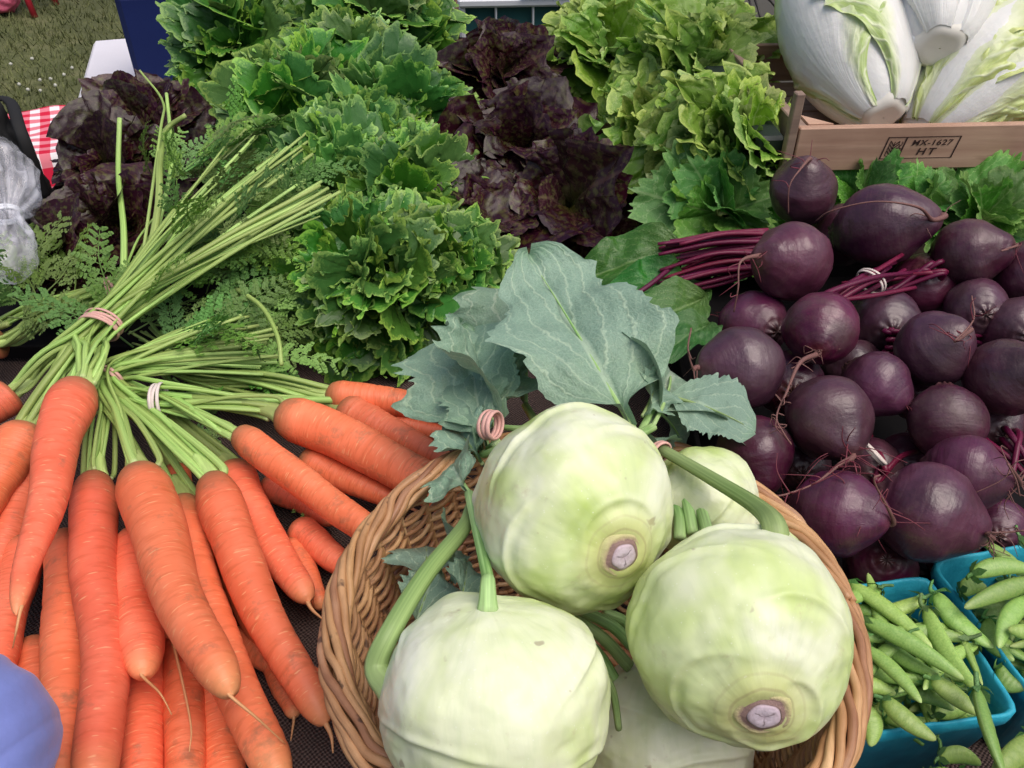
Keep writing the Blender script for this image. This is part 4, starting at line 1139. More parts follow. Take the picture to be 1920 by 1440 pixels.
# ------------------------------------------------------------------ beets
def beet(px, py, dpx, t, root, label, tap=None, long=1.0, hairs=10, seed=0, stalks=None, hlen=.03, group='beets in the pile'):
    c = PT(px, py, t); r = dpx / 2 * t / FPX * .97
    ax = camdir(*root)
    a = unit(np.cross(ax, [0.3, .2, 1])); b = np.cross(ax, a)
    o_ = thing('beet', c, label, 'beet', group)
    n_t, n_p = 54, 56
    th = np.linspace(0, np.pi, n_t); ph = np.arange(n_p) / n_p * 2 * np.pi
    TH, PH = np.meshgrid(th, ph, indexing='ij')
    D = np.stack([np.sin(TH) * np.cos(PH), np.sin(TH) * np.sin(PH), -np.cos(TH)], -1)
    rr = 1 + .06 * fbm(D * 1.2 + seed * 5.3, 2, seed) + .012 * fbm(D * 5 + seed, 2, seed + 3)
    L = D * rr[..., None]
    z = L[..., 2]
    tip = sstep(.35, 1.0, z)
    L[..., :2] *= (1 - .20 * tip)[..., None]
    L[..., 2] = z * long + .15 * tip ** 2
    # crown: shallow collar with leaf scars
    cr = np.exp(-(TH / .33) ** 2)
    L[..., 2] += -.10 * cr * (1 + .4 * np.sin(PH * 7 + seed)) + .03 * np.sin(TH * 26) * np.exp(-(TH / .5) ** 2)
    rng = np.random.default_rng(seed + 70)
    for _ in range(5):      # small dents and scuffs
        p = unit(rng.normal(size=3)); dd = np.linalg.norm(D - p, axis=-1)
        L = L * (1 - (rng.uniform(.01, .03) * np.exp(-(dd / rng.uniform(.08, .2)) ** 2))[..., None])
    W = c + r * (L[..., 0:1] * a + L[..., 1:2] * b + L[..., 2:3] * ax)
    uv = np.stack([PH / 2 / np.pi, TH / np.pi], -1)
    part('bulb', W.reshape(-1, 3), grid_faces(n_t, n_p, True)[:, ::-1], M['beet'], o_, uv.reshape(-1, 2))
    e = c + ax * r * (long + .10)
    rnd = random.Random(seed + 9)
    if tap:
        P = spline([e - ax * r * .25, e + ax * r * .12] + [PT(*q) for q in tap], 40)
    else:
        P = spline([e - ax * r * .25, e + ax * r * .15, e + ax * r * rnd.uniform(.3, .5) + np.array([rnd.uniform(-.008, .008), rnd.uniform(-.008, .008), -.008])], 18)
    n = len(P)
    tp = tpart('taproot', P, np.maximum(.0042 * r / .038 * np.linspace(1, 0, n) ** 1.8, .0007), M['beet_root'], o_, 8)
    hp = []
    for k in range(hairs):
        i = int(rnd.random() ** 1.4 * (n * .8)) + 1 if n > 20 else rnd.randrange(1, n)
        d = unit(np.array([rnd.gauss(0, 1), rnd.gauss(0, 1), rnd.gauss(-.1, .8)]) + .25 * ax)
        l = hlen * rnd.uniform(.3, 1.2) * (1 - .5 * i / n)
        q = P[min(i, n - 1)]
        hp.append(tube(spline([q, q + d * l * .5 + np.array([rnd.gauss(0, .003), rnd.gauss(0, .003), rnd.gauss(0, .003)]), q + d * l + np.array([rnd.gauss(0, .006), 0, -abs(rnd.gauss(0, .006))])], 9), np.linspace(.00065, .00025, 9), 4))
    if hp:
        V, F, U = join(hp)
        tag(part('root_hairs', V, F, M['red_root'] if seed % 2 else M['beet_root'], tp, U), kind='stuff')
    if stalks:
        cb = c - ax * r * .85
        for k in range(stalks[1]):
            en = PT(*stalks[0]) + np.array([rnd.gauss(0, .010), rnd.gauss(0, .012), rnd.gauss(0, .006)])
            s0 = cb + (a * rnd.gauss(0, .2) + b * rnd.gauss(0, .2)) * r
            tpart('stalk', spline([s0, s0 - ax * r * .4, (s0 + en) / 2 + np.array([0, 0, rnd.gauss(.004, .004)]), en], 18), np.linspace(.0034, .0022, 18), M['beet_stalk'], o_, 7, .8)
    return o_
B = beet
B(1505, 360, 126, .87, (-.1, .62, .78), 'rearmost left beet against the crate, pale rootlets hanging down its front', [(1500, 318, .80), (1480, 350, .795), (1478, 400, .81)], seed=1, hairs=5)
B(1655, 422, 160, .83, (.80, .05, .55), 'elongated beet under the crate with a long pale taproot curled over it', [(1748, 412, .79), (1720, 388, .765), (1640, 378, .765), (1560, 395, .78), (1530, 414, .80)], 1.12, seed=2, hairs=8)
B(1818, 472, 132, .81, (.75, .05, .6), 'beet with a short dark root at the right, below the green leaves', [(1878, 470, .76), (1890, 468, .765)], seed=3, hairs=4)
B(1935, 515, 140, .81, (.5, .3, .7), 'dark beet cut by the right edge, second lowest of the rear ones', seed=4)
B(1482, 492, 152, .77, (-.82, .05, .5), 'reddish beet with a thread root drooping to the left, beside the magenta stalks', [(1388, 492, .735), (1384, 540, .73), (1376, 585, .74)], seed=5, hairs=12)
B(1735, 535, 130, .84, (.3, -.3, -.8), 'shadowed beet behind the scarred one, in the middle of the pile', seed=6, stalks=((1600, 545, .82), 6))
B(1412, 610, 132, .79, (-.3, .2, -.8), 'dim beet half covered by the reddish one above it', seed=7)
BT8 = B(1540, 615, 142, .715, (-.35, -.60, .72), 'beet with a hairy taproot running down its left side', [(1500, 680, .655), (1475, 735, .64), (1456, 780, .635), (1468, 810, .63), (1484, 834, .63)], seed=8, hairs=26, hlen=.012, stalks=((1690, 500, .80), 7))
band_rings(BT8, PT(1632, 528, .775), camdir(.8, .5, -.3), .014, 2, 'white_rubber', 41, .0012)
B(1755, 655, 146, .715, (.25, .35, .85), 'beet with a bright scar and wiry roots at its top', [(1790, 640, .635), (1825, 600, .65), (1822, 555, .67)], seed=9, hairs=14)
B(1390, 690, 164, .68, (-.92, .0, .35), 'smooth purple beet with its root pointing left at the kohlrabi leaves', [(1300, 692, .655), (1290, 655, .65), (1296, 615, .655)], 1.02, seed=10, hairs=4)
B(1642, 722, 128, .705, (.6, -.55, .5), 'red sided beet in the middle, tilted to the right', seed=11, hairs=16, hlen=.015)
B(1888, 708, 152, .69, (.2, .3, .9), 'large dull beet at the right edge, its root facing out', seed=12, hairs=4)
B(1556, 785, 168, .655, (.12, -.65, .75), 'round crimson beet with a beard of long red roots', [(1575, 870, .60), (1530, 905, .59), (1480, 925, .585), (1458, 930, .585)], seed=13, hairs=30, hlen=.05)
B(1775, 792, 148, .68, (-.1, -.85, .3), 'beet with a lavender sheen, above the one with wiry brown roots', seed=14, hairs=8)
B(1415, 850, 148, .66, (.1, -.75, .4), 'beet touching the back rim of the wicker basket', seed=15, hairs=8)
B(1812, 888, 148, .645, (.8, -.15, .55), 'beet with a tangle of brown roots at its right side', [(1890, 870, .60), (1905, 900, .60), (1912, 930, .605)], seed=16, hairs=22, hlen=.04)
B(1570, 962, 172, .61, (.72, -.05, .68), 'beet at the basket rim with a dry scar facing right', [(1640, 905, .56), (1650, 890, .56)], seed=17, hairs=10)
B(1740, 962, 192, .61, (.85, -.35, .30), 'big front beet with a wispy root running to the right edge', [(1850, 1000, .58), (1890, 998, .575), (1940, 992, .57)], seed=18, hairs=24, hlen=.025)
B(1650, 1060, 134, .645, (.2, -.3, -.8), 'lowest beet, lavender topped, between basket rim and turquoise boxes', seed=19)
B(1870, 985, 108, .665, (.4, .2, -.8), 'small beet partly hidden behind the big front beet', seed=20)
BT21 = B(1632, 880, 120, .71, (.2, .2, -.8), 'dark red beet deep between the bearded and the big front beet', seed=21, stalks=((1660, 850, .70), 4))
band_rings(BT21, PT(1640, 852, .665), camdir(.6, .6, .2), .011, 2, 'white_rubber', 42, .0012)
B(1905, 620, 130, .78, (.2, .2, -.8), 'shadowed beet at the right edge above the dull one', seed=22)
B(1660, 610, 140, .79, (.2, .2, -.8), 'beet deep in the pile behind the hairy rooted one', seed=23, stalks=((1880, 650, .80), 5))
B(1860, 800, 130, .73, (.2, .2, -.8), 'dark beet sunk behind the lavender sheen one, right side', seed=24, stalks=((1960, 930, .66), 4))
B(1480, 720, 130, .75, (.2, .2, -.8), 'dark beet sunk between the smooth purple and the crimson one', seed=25)
B(1700, 870, 120, .73, (.2, .2, -.8), 'dark beet sunk below the tilted one, middle of the pile', seed=26)
B(1580, 440, 120, .90, (.2, .2, -.8), 'dark beet sunk between the two rearmost beets', seed=27)
B(1320, 760, 110, .80, (.2, .2, -.8), 'dark beet sunk behind the drooping kohlrabi leaf', seed=29)
B(1600, 690, 110, .78, (.2, .2, -.8), 'dark beet sunk between the hairy rooted and the tilted one', seed=30)
B(1830, 580, 120, .80, (.2, .2, -.8), 'dark beet sunk right of the scarred one', seed=31)
B(1720, 740, 100, .76, (.2, .2, -.8), 'dark beet sunk left of the lavender sheen one', seed=32)
B(1500, 870, 110, .70, (.2, .2, -.8), 'dark beet sunk left of the red roots, by the basket', seed=33)
B(1790, 1040, 110, .68, (.2, .2, -.8), 'beet sunk behind the turquoise boxes', seed=28)

gr = thing('beet_greens', PT(1250, 540, .85), 'beet greens with magenta stalks lying between the kohlrabi leaves and the beets', 'beet greens')
BLV = [mesh('leaf', *blade_leaf(30 + i, width=.27, lobes=.12, teeth=.006, wave=.06, bend=.5, fold=.3, prof=(.05, .42, .8), quilt=.02, nr=50, na=31, nveins=8, slant=.5), True, [M['beet_leaf']]) for i in range(4)]
for i, (b_, e_, f_) in enumerate([((1290, 470, .86), (1060, 500, .84), (0, .5, .8)), ((1300, 520, .84), (1130, 560, .80), (0, .3, .9)), ((1320, 560, .82), (1180, 610, .76), (.2, .5, .8)), ((1330, 545, .84), (1215, 580, .80), (-.2, .5, .8)), ((1330, 610, .78), (1240, 640, .72), (0, .6, .7)), ((1290, 490, .88), (1120, 470, .90), (0, .4, .9))]):
    place('leaf', BLV[i % 4], PT(*b_), PT(*e_), camdir(*f_), gr)
rg = random.Random(4)
for i in range(26):
    y0 = rg.uniform(448, 545); 
    a_ = PT(1245 + rg.uniform(-20, 30), y0 + rg.uniform(-5, 8), .86 - i * .002); e_ = PT(1440, 470 + (y0 - 500) * .75, .82)
    tpart('stalk', spline([a_, (a_ + e_) / 2 + np.array([0, 0, rg.gauss(.003, .004)]), e_], 14), np.linspace(.0020, .0034, 14), M['beet_stalk'], gr, 7, .8)
tpart('stalk', spline([PT(1150, 575, .80), PT(1210, 540, .81), PT(1260, 500, .83)], 12), .0026, M['beet_stalk'], gr, 7)
ba = PT(1632, 515, .775)
band_rings(gr, PT(1628, 525, .78), camdir(.9, .4, 0), .016, 2, 'rubber', 31) if False else None

# ------------------------------------------------------------------ turquoise boxes and snap peas
def berry_box(c, s, h, rz, label):
    c = np.asarray(c, float)
    t = thing('berry_box', (c[0], c[1], 0.004), label, 'box', 'turquoise pulp boxes')
    q = np.linspace(0, 2 * np.pi, 97)[:-1]
    p = 15.0
    sq = 1 / (np.abs(np.cos(q)) ** p + np.abs(np.sin(q)) ** p) ** (1 / p)
    rows = [(.80, .004, 0), (.82, .004, 0), (.98, h - .016, 0), (1.0, h - .014, .0), (1.03, h - .010, 0), (1.034, h, .0), (1.005, h + .001, 0), (.975, h - .001, 0), (.955, h - .014, 0), (.79, .008, 0), (.3, .008, 0), (.01, .008, 0)]
    V = []
    for k, z, _ in rows:
        rib = 1 + (.006 * np.sign(np.sin(q * 20)) if .01 < z < h - .012 else 0)
        wob = .0012 * n1(q * 4 + k * 3, 5) if k > .9 else 0
        x = s / 2 * k * sq * np.cos(q) * rib + wob; y = s / 2 * k * sq * np.sin(q) * rib
        v = np.stack([x, y, np.full_like(x, z) + (.0015 * n1(q * 5, 8) if k > .9 else 0)], -1) @ rotz(rz).T
        V.append(v + [c[0], c[1], 0])
    shell = [0, 1, 2, 3]; 
    V = np.array(V)
    n = len(q)
    part('box_wall', V[[0, 1, 2, 3]].reshape(-1, 3), grid_faces(4, n, True), M['pulp'], t)
    part('rolled_rim', V[[3, 4, 5, 6, 7, 8]].reshape(-1, 3), grid_faces(6, n, True), M['pulp'], t)
    part('inner_wall', V[[8, 9]].reshape(-1, 3), grid_faces(2, n, True), M['pulp'], t)
    part('box_floor', V[[9, 10, 11]].reshape(-1, 3), grid_faces(3, n, True), M['pulp'], t)
    return t
berry_box((.262, .333), .108, .09, R(8), 'turquoise pulp box of snap peas right beside the wicker basket')
berry_box((.381, .362), .112, .094, R(12), 'turquoise pulp box of snap peas cut off by the right edge')
berry_box((.335, .198), .112, .088, R(8), 'turquoise pulp box at the bottom right corner, front rim out of view')

def pod_mesh(seed, curve):
    m, k = 44, 14
    s = np.linspace(0, 1, m)
    P = np.stack([curve * np.sin(np.pi * s) + .0 * s, s, 0 * s], -1)
    prof = np.sin(np.pi * np.clip(s, 0, 1) ** .9) ** .42 * .082
    prof *= 1 - .25 * s
    prof[0] = prof[-1] = .004
    th = np.arange(k) / k * 2 * np.pi
    pea = 1 + .035 * np.sin(s * np.pi * 2 * 6.5 + seed) * np.sin(np.pi * s) 
    V = np.stack([P[:, None, 0] + prof[:, None] * np.sign(np.cos(th)) * np.abs(np.cos(th)) ** .85 * 1.12,
                  P[:, None, 1] + 0 * th, P[:, None, 2] + (prof * pea * .64)[:, None] * np.sin(th)], -1)
    return mesh('pod', V.reshape(-1, 3), grid_faces(m, k, True), np.stack(np.broadcast_arrays(th[None] / 6.283, s[:, None]), -1).reshape(-1, 2), True, [M['pod']])
PODS = [pod_mesh(i, c_) for i, c_ in enumerate((.02, .05, -.035, .07, -.05, .0))]
def calyx_mesh(seed):
    rnd = random.Random(seed); parts = []
    parts.append(tube(spline([(0, .02, 0), (.01, -.06, .01), (.03 * (1 if seed % 2 else -1), -.14, .03)], 10), np.linspace(.017, .014, 10), 6))
    for k in range(5):
        a = k / 5 * 6.283 + .3
        d = np.array([math.cos(a), 0, math.sin(a)])
        p0 = d * .016 + np.array([0, -.01, 0]); p1 = d * .062 + np.array([0, .05, 0]); p2 = d * rnd.uniform(.05, .10) + np.array([0, .13, 0])
        sd = np.cross(d, [0, 1, 0]) * .026
        V = np.array([p0 - sd * .6, p0 + sd * .6, p1 - sd, p1 + sd, p2 - sd * .1, p2 + sd * .1])
        parts.append((V, np.array([[0, 1, 3, 2], [2, 3, 5, 4]]), np.array([[.3, .1], [.7, .1], [.2, .5], [.8, .5], [.5, 1], [.5, 1]])))
    V, F, U = join(parts)
    return mesh('calyx', V, F, U, True, [M['calyx']])
CALYX = [calyx_mesh(i) for i in range(4)]
pod_rnd = random.Random(77)
def pod(a, b, w_, label, group, k=None, tw=None):
    a, b = np.asarray(a), np.asarray(b)
    L = np.linalg.norm(b - a); k = pod_rnd.randrange(6) if k is None else k
    y = unit(b - a); z = unit(np.array([pod_rnd.gauss(0, .35), -.35 + pod_rnd.gauss(0, .3), .8])); z = unit(z - y * (z @ y)); x = np.cross(y, z)
    t = thing('snap_pea', a, label, 'pea pod', group)
    t.empty_display_size = .005
    sx = .86 * w_ / (.165 * 1.1)
    Mx = basis((0, 0, 0), x * sx, y * L, z * sx)
    o1 = bpy.data.objects.new('pod', PODS[k]); COL.objects.link(o1); o1.parent = t; o1.matrix_basis = Mx
    o2 = bpy.data.objects.new('calyx', CALYX[pod_rnd.randrange(4)]); COL.objects.link(o2); o2.parent = t; o2.matrix_basis = basis((0, 0, 0), x * sx * 1.35, y * L, z * sx * 1.35)
    return t
GA, GB, GC_ = 'snap peas in the box beside the wicker basket', 'snap peas in the box at the right edge', 'snap peas in the bottom right box'
LA, LB, LC = 'green snap pea pod in the turquoise box beside the wicker basket', 'green snap pea pod in the turquoise box at the right edge', 'green snap pea pod in the bottom right turquoise box'
def P2(p, q, z1, z2, w_, lab, grp, k=None):
    a, b = PZ(*p, z1 + .006), PZ(*q, z2 + .006)
    pod(a, b, w_ * depth(a) / FPX, lab, grp, k)
for p, q, z1, z2, w_, lab in [
    ((1590, 1092), (1748, 1215), .102, .104, 40, 'snap pea pod at the back of the near box, one end on the basket rim'),
    ((1615, 1160), (1808, 1275), .110, .112, 42, 'long straight snap pea pod lying across the middle of the near box'),
    ((1735, 1140), (1838, 1300), .104, .106, 42, 'snap pea pod against the right wall of the near box, calyx up'),
    ((1782, 1150), (1842, 1285), .096, .102, 32, 'slim snap pea pod pressed along the wall between the two boxes'),
    ((1642, 1190), (1760, 1268), .098, .102, 36, None), ((1622, 1212), (1728, 1318), .104, .106, 38, None),
    ((1585, 1292), (1680, 1300), .090, .094, 44, None), ((1655, 1310), (1755, 1388), .100, .098, 48, 'thick snap pea pod with a pale blunt tip at the front of the near box'),
    ((1612, 1315), (1634, 1400), .092, .085, 52, 'upright snap pea pod in the front left corner of the near box'), ((1745, 1272), (1838, 1340), .102, .098, 48, None),
    ((1690, 1235), (1768, 1300), .090, .094, 38, None), ((1660, 1345), (1712, 1372), .075, .078, 40, None), ((1600, 1140), (1665, 1165), .092, .096, 32, None),
    ((1600, 1180), (1650, 1240), .088, .092, 36, None), ((1700, 1300), (1790, 1330), .080, .085, 40, None), ((1620, 1255), (1700, 1290), .080, .085, 38, None), ((1640, 1370), (1740, 1350), .062, .066, 42, None),
    ((1690, 1170), (1770, 1230), .080, .085, 38, None), ((1750, 1340), (1830, 1310), .070, .074, 42, None), ((1600, 1350), (1660, 1330), .06, .06, 42, None)]:
    P2(p, q, z1, z2, w_, lab or LA, GA)
P2((1832, 1290), (1885, 1460), .118, .120, 50, 'large snap pea pod hanging over the front rim of the near box', GA, 1)
for p, q, z1, z2, w_, lab in [
    ((1822, 1076), (1940, 1068), .122, .124, 46, 'plump snap pea pod on top of the right edge box, calyx to the left'),
    ((1945, 1088), (1808, 1140), .116, .114, 44, 'snap pea pod in the right edge box, pointed tip down left'),
    ((1920, 1075), (1835, 1010), .108, .112, 36, 'rearmost snap pea pod, leaning on the back rim of the right edge box'),
    ((1752, 1112), (1862, 1215), .100, .098, 52, 'wide snap pea pod resting over the left wall of the right edge box'),
    ((1930, 1120), (1872, 1215), .108, .104, 46, None), ((1950, 1190), (1890, 1180), .112, .112, 40, None), ((1850, 1160), (1900, 1240), .09, .088, 44, None), ((1870, 1250), (1930, 1290), .085, .085, 46, None),
    ((1800, 1110), (1850, 1100), .095, .098, 44, None), ((1850, 1180), (1930, 1240), .08, .08, 46, None), ((1830, 1150), (1900, 1130), .082, .086, 42, None)]:
    P2(p, q, z1, z2, w_, lab or LB, GB)
for p, q, z1, z2, w_ in [((1940, 1385), (1862, 1450), .112, .114, 56), ((1905, 1470), (1950, 1390), .10, .10, 56), ((1760, 1420), (1840, 1432), .088, .088, 44), ((1800, 1460), (1900, 1470), .09, .09, 56), ((1740, 1460), (1820, 1480), .085, .085, 56)]:
    P2(p, q, z1, z2, w_, LC, GC_)

fr = random.Random(9)
for (bx, by, rz_, n_, lab, grp) in ((.262, .333, R(8), 36, LA, GA), (.386, .362, R(12), 32, LB, GB), (.335, .198, R(8), 22, LC, GC_)):
    for i in range(n_):
        q = np.array([bx, by, 0]) + rotz(rz_) @ np.array([fr.uniform(-.026, .026), fr.uniform(-.028, .028), 0]) + np.array([0, 0, .055 + .055 * (i / n_) ** .8])
        an = fr.uniform(0, 6.283); l = fr.uniform(.026, .034)
        d = np.array([math.cos(an), math.sin(an), fr.uniform(-.15, .15)]) * l
        pod(q - d, q + d, fr.uniform(.011, .014), lab, grp)

# ------------------------------------------------------------------ crates
def crate(c0, rz, wdt, dep, z0, hfront, hend, mat, label, stamp=False):
    """c0: front left bottom corner"""
    Rz = rotz(rz); c0 = np.array([c0[0], c0[1], 0.0])
    t = thing('wooden_crate', (c0[0], c0[1], z0), label, 'crate', 'stacked wooden crates')
    W = lambda x, y, z: c0 + (Rz @ np.array([x, y, 0])) + np.array([0, 0, z0 + z])
    def plank(name, x, y, z, s, m=mat):
        c = W(x, y, z); V, F = box((0, 0, 0), s, None, .0012)
        me = mesh(name, V, F, None, False, [M[m]]); fix_normals(me)
        o_ = bpy.data.objects.new(name, me); COL.objects.link(o_); o_.parent = t
        o_.location = Vector(c - rootloc(t)); o_.rotation_euler = (0, 0, rz)
        return o_
    th = .010
    fr = plank('front_plank', wdt / 2, th / 2, hfront / 2, (wdt, th, hfront))
    plank('back_plank', wdt / 2, dep - th / 2, hfront / 2, (wdt, th, hfront))
    for x in (th * .6, wdt - th * .6):
        plank('end_panel', x, dep / 2, hfront / 2, (th * 1.2, dep - 2 * th - .001, hfront * .96), 'old_pine')  # darker pine here puts the end panels' shade into their colour
    nb = 5
    for k in range(nb):
        plank('bottom_slat', wdt / 2, th + (k + .5) * (dep - 2 * th) / nb, -.004, (wdt - .002, (dep - 2 * th) / nb - .006, .007))
    # three sided corner posts
    for (x, y, sx, sy) in ((th * 1.25, th * 1.02, 1, 1), (wdt - th * 1.25, th * 1.02, -1, 1), (th * 1.25, dep - th * 1.02, 1, -1), (wdt - th * 1.25, dep - th * 1.02, -1, -1)):
        q = .028
        tri = [(x, y), (x + sx * q, y), (x, y + sy * q)]
        V = [W(*p, z) for z in (.001, hfront * 1.02) for p in tri]
        part('corner_post', V, [(0, 1, 2), (3, 5, 4), (0, 3, 4, 1), (1, 4, 5, 2), (2, 5, 3, 0)], M[mat], t, smooth=False, fix=True)
    plank('front_post', -.007, .006, hend * .43, (.010, .012, hend * .86), 'old_pine')
    if stamp:
        # heat treatment stamp printed on the front: frame, divider, wheat sign, letters
        def flat(name, polys):
            V, F = [], []
            for p in polys:
                i0 = len(V)
                V += [W(x, -.0006, z) for x, z in p]; F.append(list(range(i0, len(V))))
            return part(name, V, F, M['ink'], fr if False else t, smooth=False)
        sh = .18
        sx0, sz0, sw_, sh_ = .098, .0135, .082, .0245
        S = lambda u, v: (sx0 + u * sw_ + v * sh_ * sh, sz0 + v * sh_)
        def bar(u0, v0, u1, v1, w_):
            a, b = np.array(S(u0, v0)), np.array(S(u1, v1)); d = unit(b - a); nn = np.array([-d[1], d[0]]) * w_ / 2
            return [tuple(a - nn), tuple(b - nn), tuple(b + nn), tuple(a + nn)]
        flat('stamp_frame', [bar(0, 0, 1, 0, .0008), bar(0, 1, 1, 1, .0010), bar(0, -.02, 0, 1.02, .0016), bar(1, -.02, 1, 1.02, .0016), bar(.255, 0, .255, 1, .0018)])
        wh = [bar(.115, .1, .115, .8, .0009)]
        for q in (.25, .4, .55, .7):
            wh += [bar(.115, q - .1, .055, q + .12, .0012), bar(.115, q - .1, .175, q + .12, .0012)]
        wh += [bar(.05, .16, .115, .04, .0008), bar(.18, .16, .115, .04, .0008), bar(.05, .16, .05, .85, .0008)]
        flat('stamp_wheat', wh)
        def text(txt, u, v, size, rot=0, sp=1.0, sc=(1, 1)):
            cu = bpy.data.curves.new('lettering', 'FONT'); cu.body = txt; cu.size = size; cu.shear = .18 if not rot else 0; cu.space_character = sp; cu.offset = size * .018
            cu.align_x = 'CENTER'; cu.align_y = 'CENTER'
            tmp = bpy.data.objects.new('lettering', cu); COL.objects.link(tmp)
            dg = bpy.context.evaluated_depsgraph_get(); dg.update()
            me = bpy.data.meshes.new_from_object(tmp.evaluated_get(dg))
            bpy.data.objects.remove(tmp)
            me.materials.clear(); me.materials.append(M['ink'])
            o_ = bpy.data.objects.new('stamp_lettering', me); COL.objects.link(o_); o_.parent = t
            x, z = S(u, v)
            o_.matrix_basis = Matrix.Translation(Vector(W(x, -.0007, z) - rootloc(t))) @ Matrix.Rotation(rz, 4, 'Z') @ Matrix.Rotation(R(90), 4, 'X') @ Matrix.Rotation(rot, 4, 'Z') @ Matrix.Diagonal((sc[0], sc[1], 1, 1))
        text('MX-1627', .63, .72, .0105, 0, 1.1, (1.06, .85))
        text('HT', .60, .30, .0115, 0, 1.3, (1.25, .95))
        text('IPPC', .215, .5, .0078, R(90), 1.0, (1.0, .8))
    return t
cr0 = PT(1492, 283, .921)
crate((cr0[0], cr0[1]), R(3), .46, .32, .193, .050, .102, 'pine', 'pale wooden crate with a stamped front holding the napa cabbages', True)
crate((cr0[0] + .015, cr0[1] + .012), R(3), .45, .31, .010, .155, .176, 'old_pine', 'darker wooden crate underneath the cabbage crate')

# ------------------------------------------------------------------ napa cabbages
def mat_napa(name, green, yellow, lo, hi):
    n = Nodes(name); uv = n.co('UV'); u, v, _ = n.sep(uv); ob = n.offs(n.co()); r = n.rnd()
    a = n.math('ABSOLUTE', n.math('MULTIPLY', n.math('SUBTRACT', u, .5), 2))
    nz = n.noise(ob, 22, 4, .6)
    f = n.math('ADD', n.math('ADD', a, n.math('MULTIPLY', n.math('SUBTRACT', v, .5), .75)), n.math('MULTIPLY', n.math('SUBTRACT', nz, .5), .5))
    c = n.ramp(f, (lo, (.83, .83, .80)), (lo + (hi - lo) * .4, (.77, .81, .60)), (hi, green), (1.0, yellow))
    rib = n.noise(n.comb(n.math('MULTIPLY', n.math('SUBTRACT', u, n.math('MULTIPLY', n.math('SUBTRACT', u, .5), n.math('MULTIPLY', v, .5))), 46), n.math('MULTIPLY', v, 2.2), n.math('MULTIPLY', r, 9)), 1, 2)
    c = n.mix(n.ramp(rib, (.48, 0.0), (.66, .14)), c, (.90, .91, .84))
    ph = n.math('FRACT', n.math('MULTIPLY', n.math('ADD', n.math('SUBTRACT', v, n.math('MULTIPLY', a, .45)), n.math('MULTIPLY', n.noise(ob, 30, 2), .25)), 8))
    d = n.math('ABSOLUTE', n.math('SUBTRACT', ph, .5))
    lat = n.math('MULTIPLY', n.ramp(d, (0, .8), (.08, .5), (.2, 0.0)), n.ramp(f, (lo, 0.0), (hi, 1.0)))
    c = n.mix(lat, c, (.80, .85, .60))
    h = n.math('ADD', n.math('MULTIPLY', rib, .8), n.math('ADD', n.math('MULTIPLY', lat, 1.0), n.noise(ob, 90, 3)))
    M[name] = n.bsdf(c, .32, .45, n.bump(h, .28, .003), transl=.12, sss=.08)
mat_napa('napa', (.42, .57, .17), (.50, .64, .22), .25, .62)
mat_napa('white_napa', (.60, .72, .36), (.62, .73, .36), .80, 1.0)
mat_napa('yellow_napa', (.58, .68, .24), (.62, .69, .22), -.35, .35)

